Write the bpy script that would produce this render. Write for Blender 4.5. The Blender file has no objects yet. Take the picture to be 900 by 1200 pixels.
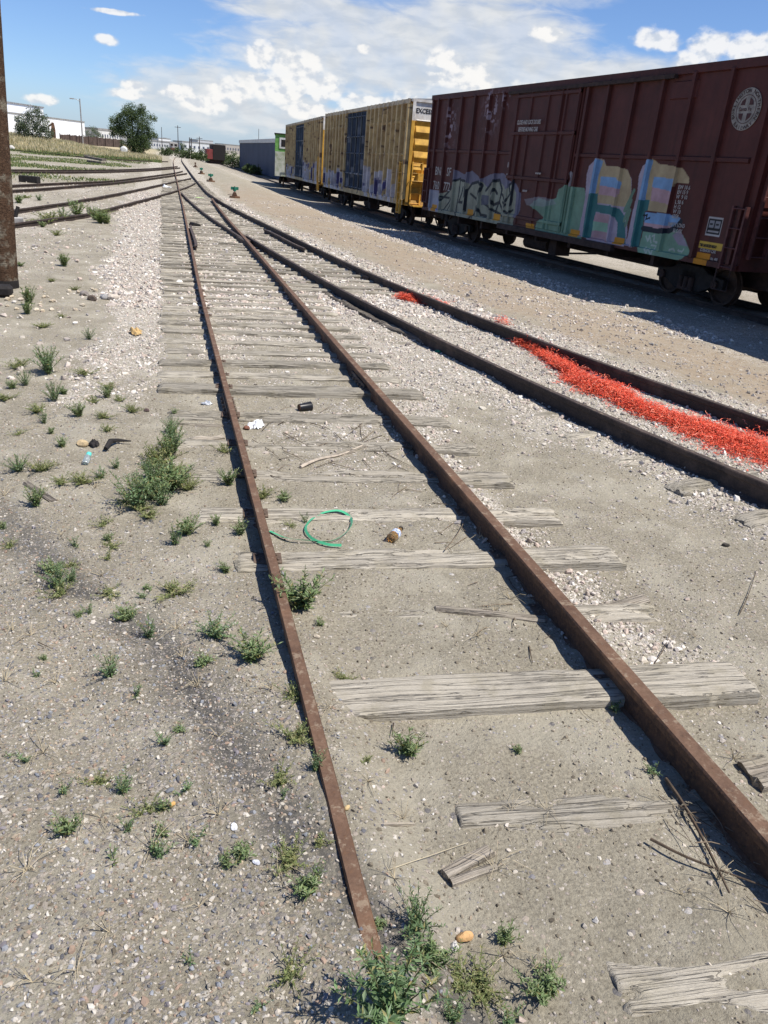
import bpy, math, random
import numpy as np
from mathutils import Vector, Matrix
random.seed(7)
rng = np.random.default_rng(11)
S = bpy.context.scene
C = S.collection
R = math.radians

# ------------------------------------------------------------------ camera model
CAM_H = 2.2
ROLL = R(5.0)
PITCH = R(24.313)
AZ = R(16.768)          # camera looks this far right of the track direction (+Y)
FPX = 900.0             # focal length in pixels of a 900x1200 frame
fwd = np.array([math.sin(AZ) * math.cos(PITCH), math.cos(AZ) * math.cos(PITCH), -math.sin(PITCH)])
rgt = np.array([math.cos(AZ), -math.sin(AZ), 0.0])
dwn = np.cross(fwd, rgt)
dwn = dwn / np.linalg.norm(dwn)
im_x = math.cos(ROLL) * rgt - math.sin(ROLL) * dwn
im_y = math.sin(ROLL) * rgt + math.cos(ROLL) * dwn
cam = bpy.data.cameras.new('camera')
camo = bpy.data.objects.new('camera', cam)
C.objects.link(camo)
M = Matrix((list(im_x), list(-im_y), list(-fwd))).transposed().to_4x4()
M.translation = Vector((0, 0, CAM_H))
camo.matrix_world = M
cam.sensor_fit = 'HORIZONTAL'
cam.sensor_width = 36
cam.lens = 36 * FPX / 900
cam.clip_start = 0.05
cam.clip_end = 8000
S.camera = camo

# ------------------------------------------------------------------ noise + terrain
def _hash(ix, iy, s):
    n = (ix.astype(np.int64) * 374761393 + iy.astype(np.int64) * 668265263 + s * 1442695041) & 0xFFFFFFFF
    n = ((n ^ (n >> 13)) * 1274126177) & 0xFFFFFFFF
    return ((n ^ (n >> 16)) & 0xFFFFFF) / float(0xFFFFFF)
def vnoise(x, y, s=0):
    x = np.asarray(x, float); y = np.asarray(y, float)
    ix = np.floor(x); iy = np.floor(y); fx = x - ix; fy = y - iy
    fx = fx * fx * (3 - 2 * fx); fy = fy * fy * (3 - 2 * fy)
    a = _hash(ix, iy, s); b = _hash(ix + 1, iy, s); c = _hash(ix, iy + 1, s); d = _hash(ix + 1, iy + 1, s)
    return (a * (1 - fx) + b * fx) * (1 - fy) + (c * (1 - fx) + d * fx) * fy
def fbm(x, y, s=0, o=4):
    v = 0; a = 0.5; t = 0
    for k in range(o):
        v = v + a * vnoise(np.asarray(x) * 2 ** k, np.asarray(y) * 2 ** k, s + k * 17); t += a; a *= 0.5
    return v / t
def ss(a, b, x):
    t = np.clip((np.asarray(x, float) - a) / (b - a), 0, 1)
    return t * t * (3 - 2 * t)
ZT_Y = [-10, 14, 33, 52, 72, 100, 140]; ZT = [-.24, -.25, -.3, -.36, -.46, -.52, -.5]
def terrain(x, y):
    x = np.asarray(x, float); y = np.asarray(y, float)
    z = np.interp(y, ZT_Y, ZT) * ss(5.8 + 0 * x, 9.3, x) * 1.0
    # dirt heaped up to the head of the left rail close to the camera
    z = z + 0.112 * ss(3.9, 1.9, y) * ss(-3.0, -.5, x) * ss(.84, .58, x)
    z = z + 0.034 * ss(1.48, 1.1, y) * ss(1.0, 0.3, x) + .026 * ss(1.8, 1.3, y) * ss(.54, .47, x)
    z = z - .045 * ss(2.08, 2.3, x) * ss(7.5, 5.0, y) * ss(4.8, 3.8, x)
    # dry bank on the far left
    z = z + 1.45 * ss(119, 140, y + 0.35 * x * 0) * ss(-3, -22, x) * ss(900, 240, y)
    z = z - 0.35 * ss(300, 900, y)
    # worn wheel ruts left of the track
    for off_ in (0.0, -.42):
        tx_ = np.interp(y, [1.2, 1.72, 2.22, 2.75, 3.22, 3.95, 4.87, 7], [.75, .43, .23, .06, -.08, -.60, -1.07, -2.3]) + off_
        z = z - .02 * np.exp(-((x - tx_) / .10) ** 2) * ss(7, 5, y)
    # long low undulation away from the tracks
    z = z + 0.06 * (fbm(x * .35, y * .35, 3) - .5) * ss(4, 12, np.abs(x - 1.2))
    near = ss(60, 20, y)
    z = z + near * (0.05 * (fbm(x * 1.3, y * 1.3, 5, 3) - .5) * (0.35 + .65 * ss(.9, 1.6, np.abs(x - 1.25))) + 0.028 * (fbm(x * 7, y * 7, 9, 4) - .5) + .012 * (fbm(x * 2.6, y * 2.6, 19, 3) - .5))
    return z
def TH(x, y):
    return float(terrain(np.array([x]), np.array([y]))[0])
def pix_dir(px, py):
    d = fwd * FPX + im_x * (px - 450) + im_y * (py - 600)
    return d / np.linalg.norm(d)
def G(px, py, dz=0.0):
    """point of the yard's ground seen at this place of the photograph"""
    d = pix_dir(px, py); z = dz
    for _ in range(12):
        t = (z - CAM_H) / min(d[2], -1e-4)
        p = np.array([0, 0, CAM_H]) + d * t
        z = TH(p[0], p[1]) + dz
    return p
def AT(px, py, y):
    """point at a chosen depth y"""
    d = pix_dir(px, py); return np.array([0, 0, CAM_H]) + d * (y / d[1])

# ------------------------------------------------------------------ materials
def nodes(name):
    m = bpy.data.materials.new(name); m.use_nodes = True
    nt = m.node_tree; nt.nodes.clear()
    out = nt.nodes.new('ShaderNodeOutputMaterial'); b = nt.nodes.new('ShaderNodeBsdfPrincipled')
    nt.links.new(b.outputs[0], out.inputs[0])
    return m, nt, b
class N:
    """tiny helper that writes shader nodes as expressions"""
    def __init__(s, nt): s.nt = nt; s.co = None
    def add(s, t, **k):
        n = s.nt.nodes.new(t)
        for a, b in k.items(): setattr(n, a, b)
        return n
    def lk(s, a, b): s.nt.links.new(a, b)
    def obj(s):
        if not s.co: s.co = s.add('ShaderNodeTexCoord').outputs['Object']
        return s.co
    def mp(s, vec, scale=(1, 1, 1), loc=(0, 0, 0), rot=(0, 0, 0)):
        n = s.add('ShaderNodeMapping'); s.lk(vec, n.inputs[0]); n.inputs[3].default_value = scale; n.inputs[1].default_value = loc; n.inputs[2].default_value = rot
        return n.outputs[0]
    def noise(s, vec, sc, det=4, rough=.55, dist=0, out=0):
        n = s.add('ShaderNodeTexNoise'); s.lk(vec, n.inputs['Vector']); n.inputs['Scale'].default_value = sc
        n.inputs['Detail'].default_value = det; n.inputs['Roughness'].default_value = rough; n.inputs['Distortion'].default_value = dist
        return n.outputs[out]
    def vor(s, vec, sc, feat='F1', rand=1):
        n = s.add('ShaderNodeTexVoronoi', feature=feat); s.lk(vec, n.inputs['Vector']); n.inputs['Scale'].default_value = sc; n.inputs['Randomness'].default_value = rand
        return n
    def m(s, op, a, b=None, c=None, clamp=False):
        n = s.add('ShaderNodeMath', operation=op); n.use_clamp = clamp
        for i, v in enumerate((a, b, c)):
            if v is None: continue
            if isinstance(v, (int, float)): n.inputs[i].default_value = v
            else: s.lk(v, n.inputs[i])
        return n.outputs[0]
    def rng(s, v, a, b, c=0, d=1, sm=True):
        n = s.add('ShaderNodeMapRange'); n.interpolation_type = 'SMOOTHSTEP' if sm else 'LINEAR'
        if isinstance(v, (int, float)): n.inputs[0].default_value = v
        else: s.lk(v, n.inputs[0])
        for i, k in enumerate((a, b, c, d)):
            if isinstance(k, (int, float)): n.inputs[i + 1].default_value = k
            else: s.lk(k, n.inputs[i + 1])
        return n.outputs[0]
    def mix(s, f, a, b, bt='MIX'):
        n = s.add('ShaderNodeMix', data_type='RGBA', blend_type=bt)
        for i, v in ((0, f), (6, a), (7, b)):
            if isinstance(v, (int, float)): n.inputs[i].default_value = v
            elif isinstance(v, tuple): n.inputs[i].default_value = (*v[:3], 1)
            else: s.lk(v, n.inputs[i])
        return n.outputs[2]
    def ramp(s, v, stops, mode='LINEAR'):
        n = s.add('ShaderNodeValToRGB'); s.lk(v, n.inputs[0]); e = n.color_ramp.elements; n.color_ramp.interpolation = mode
        while len(e) < len(stops): e.new(.5)
        for i, (p, c) in enumerate(stops): e[i].position = p; e[i].color = (*c, 1)
        return n.outputs[0]
    def attr(s, name, out='Fac'):
        n = s.add('ShaderNodeAttribute'); n.attribute_name = name; return n.outputs[out]
    def sep(s, v):
        n = s.add('ShaderNodeSeparateXYZ'); s.lk(v, n.inputs[0]); return n.outputs
    def bump(s, h, strength, dist, prev=None):
        n = s.add('ShaderNodeBump'); s.lk(h, n.inputs['Height']); n.inputs['Strength'].default_value = strength; n.inputs['Distance'].default_value = dist
        if prev is not None: s.lk(prev, n.inputs['Normal'])
        return n.outputs[0]
def plain(name, col, rough=.7, metal=0, var=.25, sc=6, bump=.15, bd=.01, col2=None, spec=.3, trans=0):
    m, nt, b = nodes(name); n = N(nt); o = n.obj()
    f = n.noise(o, sc, 6, .65)
    c2 = col2 or tuple(c * (1 - var) for c in col)
    c = n.mix(n.rng(f, .38, .64), tuple(min(1, c * (1 + var * .35)) for c in col), c2)
    n.lk(c, b.inputs['Base Color'])
    b.inputs['Roughness'].default_value = rough; b.inputs['Metallic'].default_value = metal
    b.inputs['Specular IOR Level'].default_value = spec
    if trans: b.inputs['Transmission Weight'].default_value = trans
    if bump: n.lk(n.bump(n.noise(o, sc * 6, 5, .6), bump, bd), b.inputs['Normal'])
    return m
def attr_mat(name, rough=.8, var=.25, sc=3, bump=.1, bd=.006, spec=.25, dirt=None, fine=60):
    """colour comes from the mesh's own colour attribute 'tint', broken up by grime"""
    m, nt, b = nodes(name); n = N(nt); o = n.obj()
    c = n.attr('tint', 'Color')
    f = n.noise(o, sc, 6, .65)
    c = n.mix(n.rng(f, .3, .7, 0, var), c, n.mix(1, c, dirt or (.35, .3, .27), 'MULTIPLY'))
    n.lk(c, b.inputs['Base Color']); b.inputs['Roughness'].default_value = rough
    b.inputs['Specular IOR Level'].default_value = spec
    if bump: n.lk(n.bump(n.noise(o, fine, 4, .6), bump, bd), b.inputs['Normal'])
    return m

def mat_ground():
    m, nt, b = nodes('yard_dirt'); n = N(nt); o = n.obj()
    bal = n.attr('ballast'); grit = n.attr('grit'); stain = n.attr('stain'); gr = n.attr('green'); dry = n.attr('dry'); dk = n.attr('dark')
    big = n.noise(o, .7, 5, .6); mid = n.noise(o, 5, 5, .65); fine = n.noise(o, 70, 4, .7)
    dirt = n.mix(n.rng(big, .35, .65), (.345, .308, .232), (.300, .270, .205))
    dirt = n.mix(n.rng(mid, .35, .7, 0, .7), dirt, (.400, .360, .278))
    dirt = n.mix(n.rng(fine, .38, .66, 0, .6), dirt, (.15, .13, .10))
    sand = n.rng(n.noise(o, 1.9, 4, .5), .48, .62)
    dirt = n.mix(n.m('MULTIPLY', sand, .6), dirt, (.41, .375, .295))
    rub = n.rng(n.noise(o, 60, 3, .75), .22, .52); strk = n.rng(n.noise(n.mp(o, (6, 1.4, 1), (0, 0, 0), (0, 0, R(-32))), 2.2, 6, .7), .28, .52)
    stn = n.m('MULTIPLY', stain, n.m('MULTIPLY', rub, strk)); dirt = n.mix(n.m('MULTIPLY', stn, .78), dirt, (.075, .072, .072))
    dirt = n.mix(n.m('MULTIPLY', n.attr('lane'), n.rng(big, .3, .6, .5, 1)), dirt, n.mix(n.rng(mid, .35, .65), (.30, .235, .165), (.35, .285, .21)))
    def pebbles(sc, rr, seedoff):
        v = n.vor(n.mp(o, (1, 1, 1), seedoff), sc)
        cc = n.sep(v.outputs['Color'])
        size = n.rng(cc[1], 0, 1, rr * .35, rr, False)
        inside = n.m('LESS_THAN', v.outputs['Distance'], size)
        return v, cc, inside
    pal = [(0, (.17, .16, .155)), (.18, (.30, .27, .24)), (.38, (.43, .37, .31)), (.55, (.50, .45, .39)), (.72, (.34, .27, .20)), (.86, (.58, .54, .48)), (1, (.25, .24, .25))]
    hgt = None; col = dirt
    for sc, rr, off, dens0, dB, dG in ((34, .62, (0, 0, 0), .05, .65, .28), (80, .6, (3, 1, 0), .16, .8, .55)):
        v, cc, ins = pebbles(sc, rr, off)
        dens = n.m('ADD', n.m('ADD', dens0, n.m('MULTIPLY', bal, dB)), n.m('MULTIPLY', grit, dG))
        dens = n.m('MULTIPLY', dens, n.rng(mid, .3, .65, .5, 1.25))
        msk = n.m('MULTIPLY', ins, n.m('LESS_THAN', cc[0], dens))
        pc = n.mix(n.m('MULTIPLY', grit, .30), n.ramp(cc[2], pal), dirt)
        pc = n.mix(n.m('MULTIPLY', bal, .75), pc, n.mix(cc[1], (.76, .72, .65), (.60, .54, .46)))
        col = n.mix(msk, col, pc)
        h = n.m('MULTIPLY', msk, n.m('MULTIPLY', n.m('SUBTRACT', .7, v.outputs['Distance']), 34.0 / sc))
        hgt = h if hgt is None else n.m('MAXIMUM', hgt, h)
    col = n.mix(n.m('MULTIPLY', stn, .35), col, (.07, .07, .072))
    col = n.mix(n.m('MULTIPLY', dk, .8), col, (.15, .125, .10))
    gf = n.rng(n.noise(o, 1.5, 6, .7), .42, .58)
    col = n.mix(n.m('MULTIPLY', gr, gf), col, n.mix(n.rng(n.noise(o, 9, 3, .6), .4, .6), (.13, .165, .06), (.21, .22, .095)))
    df = n.rng(n.noise(o, .9, 6, .7), .25, .6)
    col = n.mix(n.m('MULTIPLY', dry, df), col, n.mix(n.rng(mid, .4, .6), (.54, .44, .27), (.42, .35, .20)))
    pit = n.rng(n.noise(o, 38, 3, .7), .62, .70)
    col = n.mix(n.m('MULTIPLY', pit, .45), col, (.10, .085, .065))
    hh = n.m('ADD', hgt, n.m('ADD', n.m('MULTIPLY', fine, .5), n.m('MULTIPLY', n.noise(o, 24, 7, .75), 1.3)))
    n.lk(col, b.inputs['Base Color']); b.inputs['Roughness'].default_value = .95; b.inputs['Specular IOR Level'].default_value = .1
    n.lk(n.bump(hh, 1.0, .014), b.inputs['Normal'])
    return m
def mat_wood(name='weathered_tie_wood', a=(.47, .425, .345), bcol=(.375, .335, .27), hi=(.55, .505, .42)):
    m, nt, b = nodes(name); n = N(nt); o = n.obj()
    oi = n.add('ShaderNodeObjectInfo').outputs['Random']
    off = n.add('ShaderNodeCombineXYZ'); n.lk(n.m('MULTIPLY', oi, 37), off.inputs[0]); n.lk(n.m('MULTIPLY', oi, 91), off.inputs[1])
    va = n.add('ShaderNodeVectorMath', operation='ADD'); n.lk(o, va.inputs[0]); n.lk(off.outputs[0], va.inputs[1]); v = va.outputs[0]
    g = n.noise(n.mp(v, (1.6, 34, 34)), 1.6, 7, .7, .5)
    g2 = n.noise(n.mp(v, (2.5, 90, 90)), 1.7, 4, .6, .3)
    crack = n.rng(n.noise(n.mp(v, (1.1, 38, 38)), 1.2, 3, .5, .6), .505, .525)
    crack = n.m('MULTIPLY', crack, n.rng(n.noise(n.mp(v, (1.1, 38, 38)), 1.2, 3, .5, .6), .565, .545))
    c = n.mix(n.rng(g, .22, .66), bcol, a); c = n.mix(n.rng(g2, .45, .75, 0, .8), c, hi)
    c = n.mix(n.rng(n.noise(v, 3.2, 4, .6), .55, .72, 0, .45), c, tuple(t * .55 for t in a))
    c = n.mix(n.m('MULTIPLY', crack, .34), c, (.06, .042, .035))
    du = n.rng(n.noise(v, 5, 5, .65), .5, .66)
    c = n.mix(n.m('MULTIPLY', du, .8), c, (.37, .33, .25))
    tone = n.rng(oi, 0, 1, .66, 1.08, False)
    tc = n.add('ShaderNodeCombineColor'); [n.lk(tone, tc.inputs[i]) for i in range(3)]
    c = n.mix(1, c, tc.outputs[0], 'MULTIPLY')
    n.lk(c, b.inputs['Base Color']); b.inputs['Roughness'].default_value = .92; b.inputs['Specular IOR Level'].default_value = .12
    h = n.m('ADD', n.m('MULTIPLY', g, 1.4), n.m('ADD', n.m('MULTIPLY', g2, .6), n.m('MULTIPLY', crack, -2.2)))
    n.lk(n.bump(h, .9, .012), b.inputs['Normal'])
    return m
def mat_rust(name, c1, c2, c3, top=None, rough=.75, metal=.0):
    m, nt, b = nodes(name); n = N(nt); o = n.obj()
    f = n.noise(o, 9, 7, .7); g = n.noise(o, 55, 5, .7); k = n.noise(o, 2.2, 3, .6)
    c = n.mix(n.rng(f, .35, .65), c1, c2); c = n.mix(n.rng(g, .45, .7, 0, .8), c, c3)
    c = n.mix(n.rng(k, .5, .7, 0, .4), c, tuple(min(1, t * 2.1) for t in c3))
    c = n.mix(n.rng(n.noise(o, 30, 6, .8), .58, .66, 0, .8), c, tuple(t * .45 for t in c2))
    if top:
        c3 = tuple(c3)
        gz = n.sep(n.add('ShaderNodeNewGeometry').outputs['Normal'])[2]
        tz = n.mix(n.rng(g, .4, .7), top, tuple(t * .6 for t in top))
        c = n.mix(n.m('MULTIPLY', n.rng(gz, .8, .97, 0, 1), n.rng(n.noise(o, 6, 6, .75), .35, .62, .25, .95)), c, tz)
        dm = n.m('MULTIPLY', n.rng(n.noise(o, 14, 7, .8), .54, .62, 0, .6), n.rng(gz, .7, .95)); c = n.mix(dm, c, (.30, .235, .165))
    n.lk(c, b.inputs['Base Color']); b.inputs['Roughness'].default_value = rough; b.inputs['Metallic'].default_value = metal
    b.inputs['Specular IOR Level'].default_value = .3
    n.lk(n.bump(g, .7, .004, n.bump(f, .5, .012)), b.inputs['Normal'])
    return m
def mat_leaf(name, a, bcol, sc=3.0, trans=.25):
    m, nt, b = nodes(name); n = N(nt)
    t = n.attr('tint', 'Color')
    n.lk(t, b.inputs['Base Color']); b.inputs['Roughness'].default_value = .6; b.inputs['Specular IOR Level'].default_value = .2
    tr = n.add('ShaderNodeBsdfTranslucent'); n.lk(n.mix(1, t, (1.2, 1.35, .5), 'MULTIPLY'), tr.inputs[0])
    ms = n.add('ShaderNodeMixShader'); ms.inputs[0].default_value = trans; n.lk(b.outputs[0], ms.inputs[1]); n.lk(tr.outputs[0], ms.inputs[2])
    out = [x for x in nt.nodes if x.type == 'OUTPUT_MATERIAL'][0]; n.lk(ms.outputs[0], out.inputs[0])
    return m
MT = {}
MT['ground'] = mat_ground()
MT['tie'] = mat_wood()
MT['plank'] = mat_wood('splintered_wood', (.44, .385, .31), (.22, .185, .145), (.55, .49, .41))
MT['oldplank'] = mat_wood('grey_plank_wood', (.22, .19, .16), (.07, .06, .05), (.34, .30, .26))
MT['pole'] = mat_wood('creosoted_pole_wood', (.115, .058, .030), (.035, .018, .011), (.19, .11, .06))
MT['rail'] = mat_rust('rusty_rail', (.100, .054, .034), (.055, .032, .023), (.175, .090, .045), top=(.175, .104, .066))
MT['rail_dark'] = mat_rust('dark_rail', (.050, .036, .031), (.028, .022, .020), (.080, .055, .042), top=(.085, .064, .055))
MT['plate'] = mat_rust('rusty_tie_plate', (.13, .09, .065), (.08, .055, .042), (.20, .15, .11))
MT['iron'] = plain('grimy_black_iron', (.022, .019, .018), .8, .0, .4, 8, .3, .004)
MT['steel'] = plain('brown_underframe_steel', (.045, .028, .024), .8, 0, .4, 5, .2, .004)
MT['wheel'] = mat_rust('wheel_steel', (.05, .03, .022), (.03, .02, .016), (.08, .05, .035))
MT['white_paint'] = plain('dull_white_paint', (.62, .61, .58), .7, 0, .2, 4, 0)
MT['letter'] = plain('faded_letter_paint', (.42, .40, .38), .8, 0, .35, 14, 0)
MT['letter_dark'] = plain('dark_letter_paint', (.03, .03, .035), .8, 0, .2, 14, 0)
MT['carside'] = attr_mat('painted_car_side', .62, .5, 2.2, .12, .004, .3, (.45, .38, .36))
MT['yellowside'] = attr_mat('yellow_car_side', .62, .75, 2.6, .15, .006, .3, (.50, .42, .36))
MT['yellow'] = plain('yellow_car_paint', (.62, .34, .055), .55, 0, .35, 2.5, .1, .004)
MT['brown_roof'] = plain('car_roof_metal', (.13, .09, .08), .6, 0, .4, 3, .1, .004)
MT['galv'] = plain('galvanised_roof_metal', (.32, .31, .30), .5, .3, .3, 3, .1, .004)
MT['leaf'] = mat_leaf('leaf_green', None, None)
MT['bark'] = plain('bark', (.10, .075, .055), .95, 0, .5, 5, .6, .03)
MT['net'] = attr_mat('orange_plastic_netting', .5, .3, 9, 0, .002, .35, (.7, .6, .55))
MT['wwall'] = plain('white_metal_siding', (.80, .81, .82), .6, 0, .06, .2, 0)
MT['bwall'] = plain('blue_grey_siding', (.075, .092, .14), .7, 0, .12, .3, 0)

# ------------------------------------------------------------------ mesh helpers
def mesh_np(name, verts, faces, mat, parent=None, cols=None, smooth=False):
    me = bpy.data.meshes.new(name)
    verts = np.asarray(verts, np.float32).reshape(-1, 3)
    if isinstance(faces, np.ndarray):
        k = faces.shape[1]; nf = len(faces)
        me.vertices.add(len(verts)); me.vertices.foreach_set('co', verts.ravel())
        me.loops.add(nf * k); me.loops.foreach_set('vertex_index', faces.astype(np.int32).ravel())
        me.polygons.add(nf); me.polygons.foreach_set('loop_start', np.arange(0, nf * k, k, dtype=np.int32))
        me.update(calc_edges=True)
    else:
        me.from_pydata([tuple(map(float, v)) for v in verts], [], faces)
    if cols is not None:
        a = me.color_attributes.new('tint', 'FLOAT_COLOR', 'POINT')
        c4 = np.ones((len(verts), 4), np.float32); c4[:, :3] = cols; a.data.foreach_set('color', c4.ravel())
    (me.shade_smooth if smooth else me.shade_flat)()
    for mm in (mat if isinstance(mat, (list, tuple)) else [mat]): me.materials.append(mm)
    me.validate()
    o = bpy.data.objects.new(name, me); C.objects.link(o)
    if parent is not None: o.parent = parent
    return o
def tag(o, label=None, cat=None, group=None, kind=None):
    if label: o['label'] = label
    if cat: o['category'] = cat
    if group: o['group'] = group
    if kind: o['kind'] = kind
    return o
def empty(name, loc, rz=0, rx=0):
    o = bpy.data.objects.new(name, None); C.objects.link(o); o.location = loc; o.rotation_euler = (rx, 0, rz); o.empty_display_size = .2
    return o
def copy_tree(o, parent=None):
    c = o.copy(); C.objects.link(c)
    if parent is not None: c.parent = parent
    for ch in list(o.children): copy_tree(ch, c)
    return c
class MB:
    def __init__(s): s.v = []; s.f = []
    def box(s, x0, x1, y0, y1, z0, z1, rz=0, piv=None):
        b = len(s.v); P = [(x, y, z) for z in (z0, z1) for y in (y0, y1) for x in (x0, x1)]
        if rz:
            cx, cy = piv or ((x0 + x1) / 2, (y0 + y1) / 2); c_, s_ = math.cos(rz), math.sin(rz)
            P = [(cx + (x - cx) * c_ - (y - cy) * s_, cy + (x - cx) * s_ + (y - cy) * c_, z) for x, y, z in P]
        s.v += P
        s.f += [(b, b + 2, b + 3, b + 1), (b + 4, b + 5, b + 7, b + 6), (b, b + 1, b + 5, b + 4), (b + 2, b + 6, b + 7, b + 3), (b, b + 4, b + 6, b + 2), (b + 1, b + 3, b + 7, b + 5)]
        return s
    def tube(s, pts, r, n=8, caps=True, r2=None):
        pts = [Vector(p) for p in pts]; b = len(s.v); m = len(pts)
        for i, p in enumerate(pts):
            d = (pts[min(i + 1, m - 1)] - pts[max(i - 1, 0)]).normalized()
            a = Vector((0, 0, 1)) if abs(d.z) < .9 else Vector((1, 0, 0))
            u = d.cross(a).normalized(); w = d.cross(u)
            rr = r if r2 is None else r + (r2 - r) * i / (m - 1)
            if isinstance(r, (list, tuple)): rr = r[i]
            for k in range(n):
                t = 2 * math.pi * k / n; s.v.append(tuple(p + u * (math.cos(t) * rr) + w * (math.sin(t) * rr)))
        for i in range(m - 1):
            for k in range(n):
                s.f.append((b + i * n + k, b + i * n + (k + 1) % n, b + (i + 1) * n + (k + 1) % n, b + (i + 1) * n + k))
        if caps:
            s.f.append(tuple(b + k for k in range(n))[::-1]); s.f.append(tuple(b + (m - 1) * n + k for k in range(n)))
        return s
    def disc(s, c, axis, r, w, n=24, prof=None):
        """solid of revolution: prof = list of (offset along axis, radius)"""
        ax = Vector(axis).normalized(); prof = prof or [(-w / 2, 0), (-w / 2, r), (w / 2, r), (w / 2, 0)]
        a = Vector((0, 0, 1)) if abs(ax.z) < .9 else Vector((1, 0, 0)); u = ax.cross(a).normalized(); v = ax.cross(u); b = len(s.v); c = Vector(c)
        for (t, rr) in prof:
            for k in range(n):
                th = 2 * math.pi * k / n; s.v.append(tuple(c + ax * t + (u * math.cos(th) + v * math.sin(th)) * max(rr, 1e-4)))
        for i in range(len(prof) - 1):
            for k in range(n): s.f.append((b + i * n + k, b + i * n + (k + 1) % n, b + (i + 1) * n + (k + 1) % n, b + (i + 1) * n + k))
        return s
    def prism(s, poly, y0, y1):
        """poly in x,z extruded along y"""
        b = len(s.v); n = len(poly)
        s.v += [(x, y0, z) for x, z in poly] + [(x, y1, z) for x, z in poly]
        s.f.append(tuple(range(b, b + n))); s.f.append(tuple(range(b + n, b + 2 * n))[::-1])
        for i in range(n): j = (i + 1) % n; s.f.append((b + i, b + n + i, b + n + j, b + j))
        return s
    def build(s, name, mat, parent=None, smooth=False, bevel=0):
        me = bpy.data.meshes.new(name); me.from_pydata(s.v, [], s.f); me.validate()
        import bmesh
        bm = bmesh.new(); bm.from_mesh(me); bmesh.ops.recalc_face_normals(bm, faces=bm.faces)
        if bevel: bmesh.ops.bevel(bm, geom=list(bm.edges), offset=bevel, segments=1, affect='EDGES')
        bm.to_mesh(me); bm.free()
        for mm in (mat if isinstance(mat, (list, tuple)) else [mat]): me.materials.append(mm)
        if smooth:
            me.shade_smooth(); 
            try: me.set_sharp_from_angle(angle=R(40))
            except Exception: pass
        o = bpy.data.objects.new(name, me); C.objects.link(o)
        if parent is not None: o.parent = parent
        return o
def spline(pts, step=.25):
    """resampled Catmull-Rom through (x, y[, z]) points"""
    P = [np.array(p, float) for p in pts]; P = [2 * P[0] - P[1]] + P + [2 * P[-1] - P[-2]]; out = []
    for i in range(1, len(P) - 2):
        L = np.linalg.norm(P[i + 1] - P[i]); n = max(1, int(L / step))
        for k in range(n):
            t = k / n; a, b, c, d = P[i - 1], P[i], P[i + 1], P[i + 2]
            out.append(.5 * ((2 * b) + (c - a) * t + (2 * a - 5 * b + 4 * c - d) * t * t + (3 * b - a - 3 * c + d) * t ** 3))
    out.append(P[-2]); return np.array(out)
RAILPROF = [(-.07, 0), (-.07, .012), (-.012, .03), (-.01, .115), (-.034, .125), (-.036, .155), (-.03, .163), (.03, .163), (.036, .155), (.034, .125), (.01, .115), (.012, .03), (.07, .012), (.07, 0)]
def rail(pts, mat, zbase=-.033, step=.4, prof=RAILPROF, name='rail', zf=None):
    Q = spline(pts, step); n = len(Q); k = len(prof); T = np.gradient(Q[:, :2], axis=0); T /= np.linalg.norm(T, axis=1)[:, None]; Nn = np.stack([T[:, 1], -T[:, 0]], 1)
    V = np.zeros((n, k, 3))
    zz = np.array([zf(x, y) if zf else zbase for x, y in Q[:, :2]])
    for j, (u, z) in enumerate(prof):
        V[:, j, :2] = Q[:, :2] + Nn * u; V[:, j, 2] = zz + z
    F = [(i * k + j, i * k + (j + 1) % k, (i + 1) * k + (j + 1) % k, (i + 1) * k + j) for i in range(n - 1) for j in range(k)]
    F += [tuple(range(k)), tuple((n - 1) * k + j for j in range(k))[::-1]]
    o = mesh_np(name, V.reshape(-1, 3), F, mat)
    o.data.polygons.foreach_set('use_smooth', [False] * len(o.data.polygons))
    return o
def rand_rot(n, tilt=1.0):
    q = rng.normal(size=(n, 4)); q /= np.linalg.norm(q, axis=1)[:, None]; w, x, y, z = q.T
    return np.stack([1 - 2 * (y * y + z * z), 2 * (x * y - z * w), 2 * (x * z + y * w), 2 * (x * y + z * w), 1 - 2 * (x * x + z * z), 2 * (y * z - x * w), 2 * (x * z - y * w), 2 * (y * z + x * w), 1 - 2 * (x * x + y * y)], 1).reshape(n, 3, 3)
def rotz(a):
    c, s = np.cos(a), np.sin(a); z = np.zeros_like(a); o = np.ones_like(a)
    return np.stack([c, -s, z, s, c, z, z, z, o], 1).reshape(-1, 3, 3)
def scatter(name, variants, faces, pos, scl, rot, cols, mat, parent=None, smooth=False):
    n = len(pos); nv = variants.shape[1]; pick = rng.integers(0, len(variants), n)
    V = variants[pick] * scl[:, None, :]
    V = np.einsum('nij,nkj->nki', rot, V) + pos[:, None, :]
    F = (faces[None] + (np.arange(n) * nv)[:, None, None]).reshape(-1, faces.shape[1])
    return mesh_np(name, V.reshape(-1, 3), F, mat, parent, np.repeat(cols, nv, axis=0), smooth)
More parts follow.
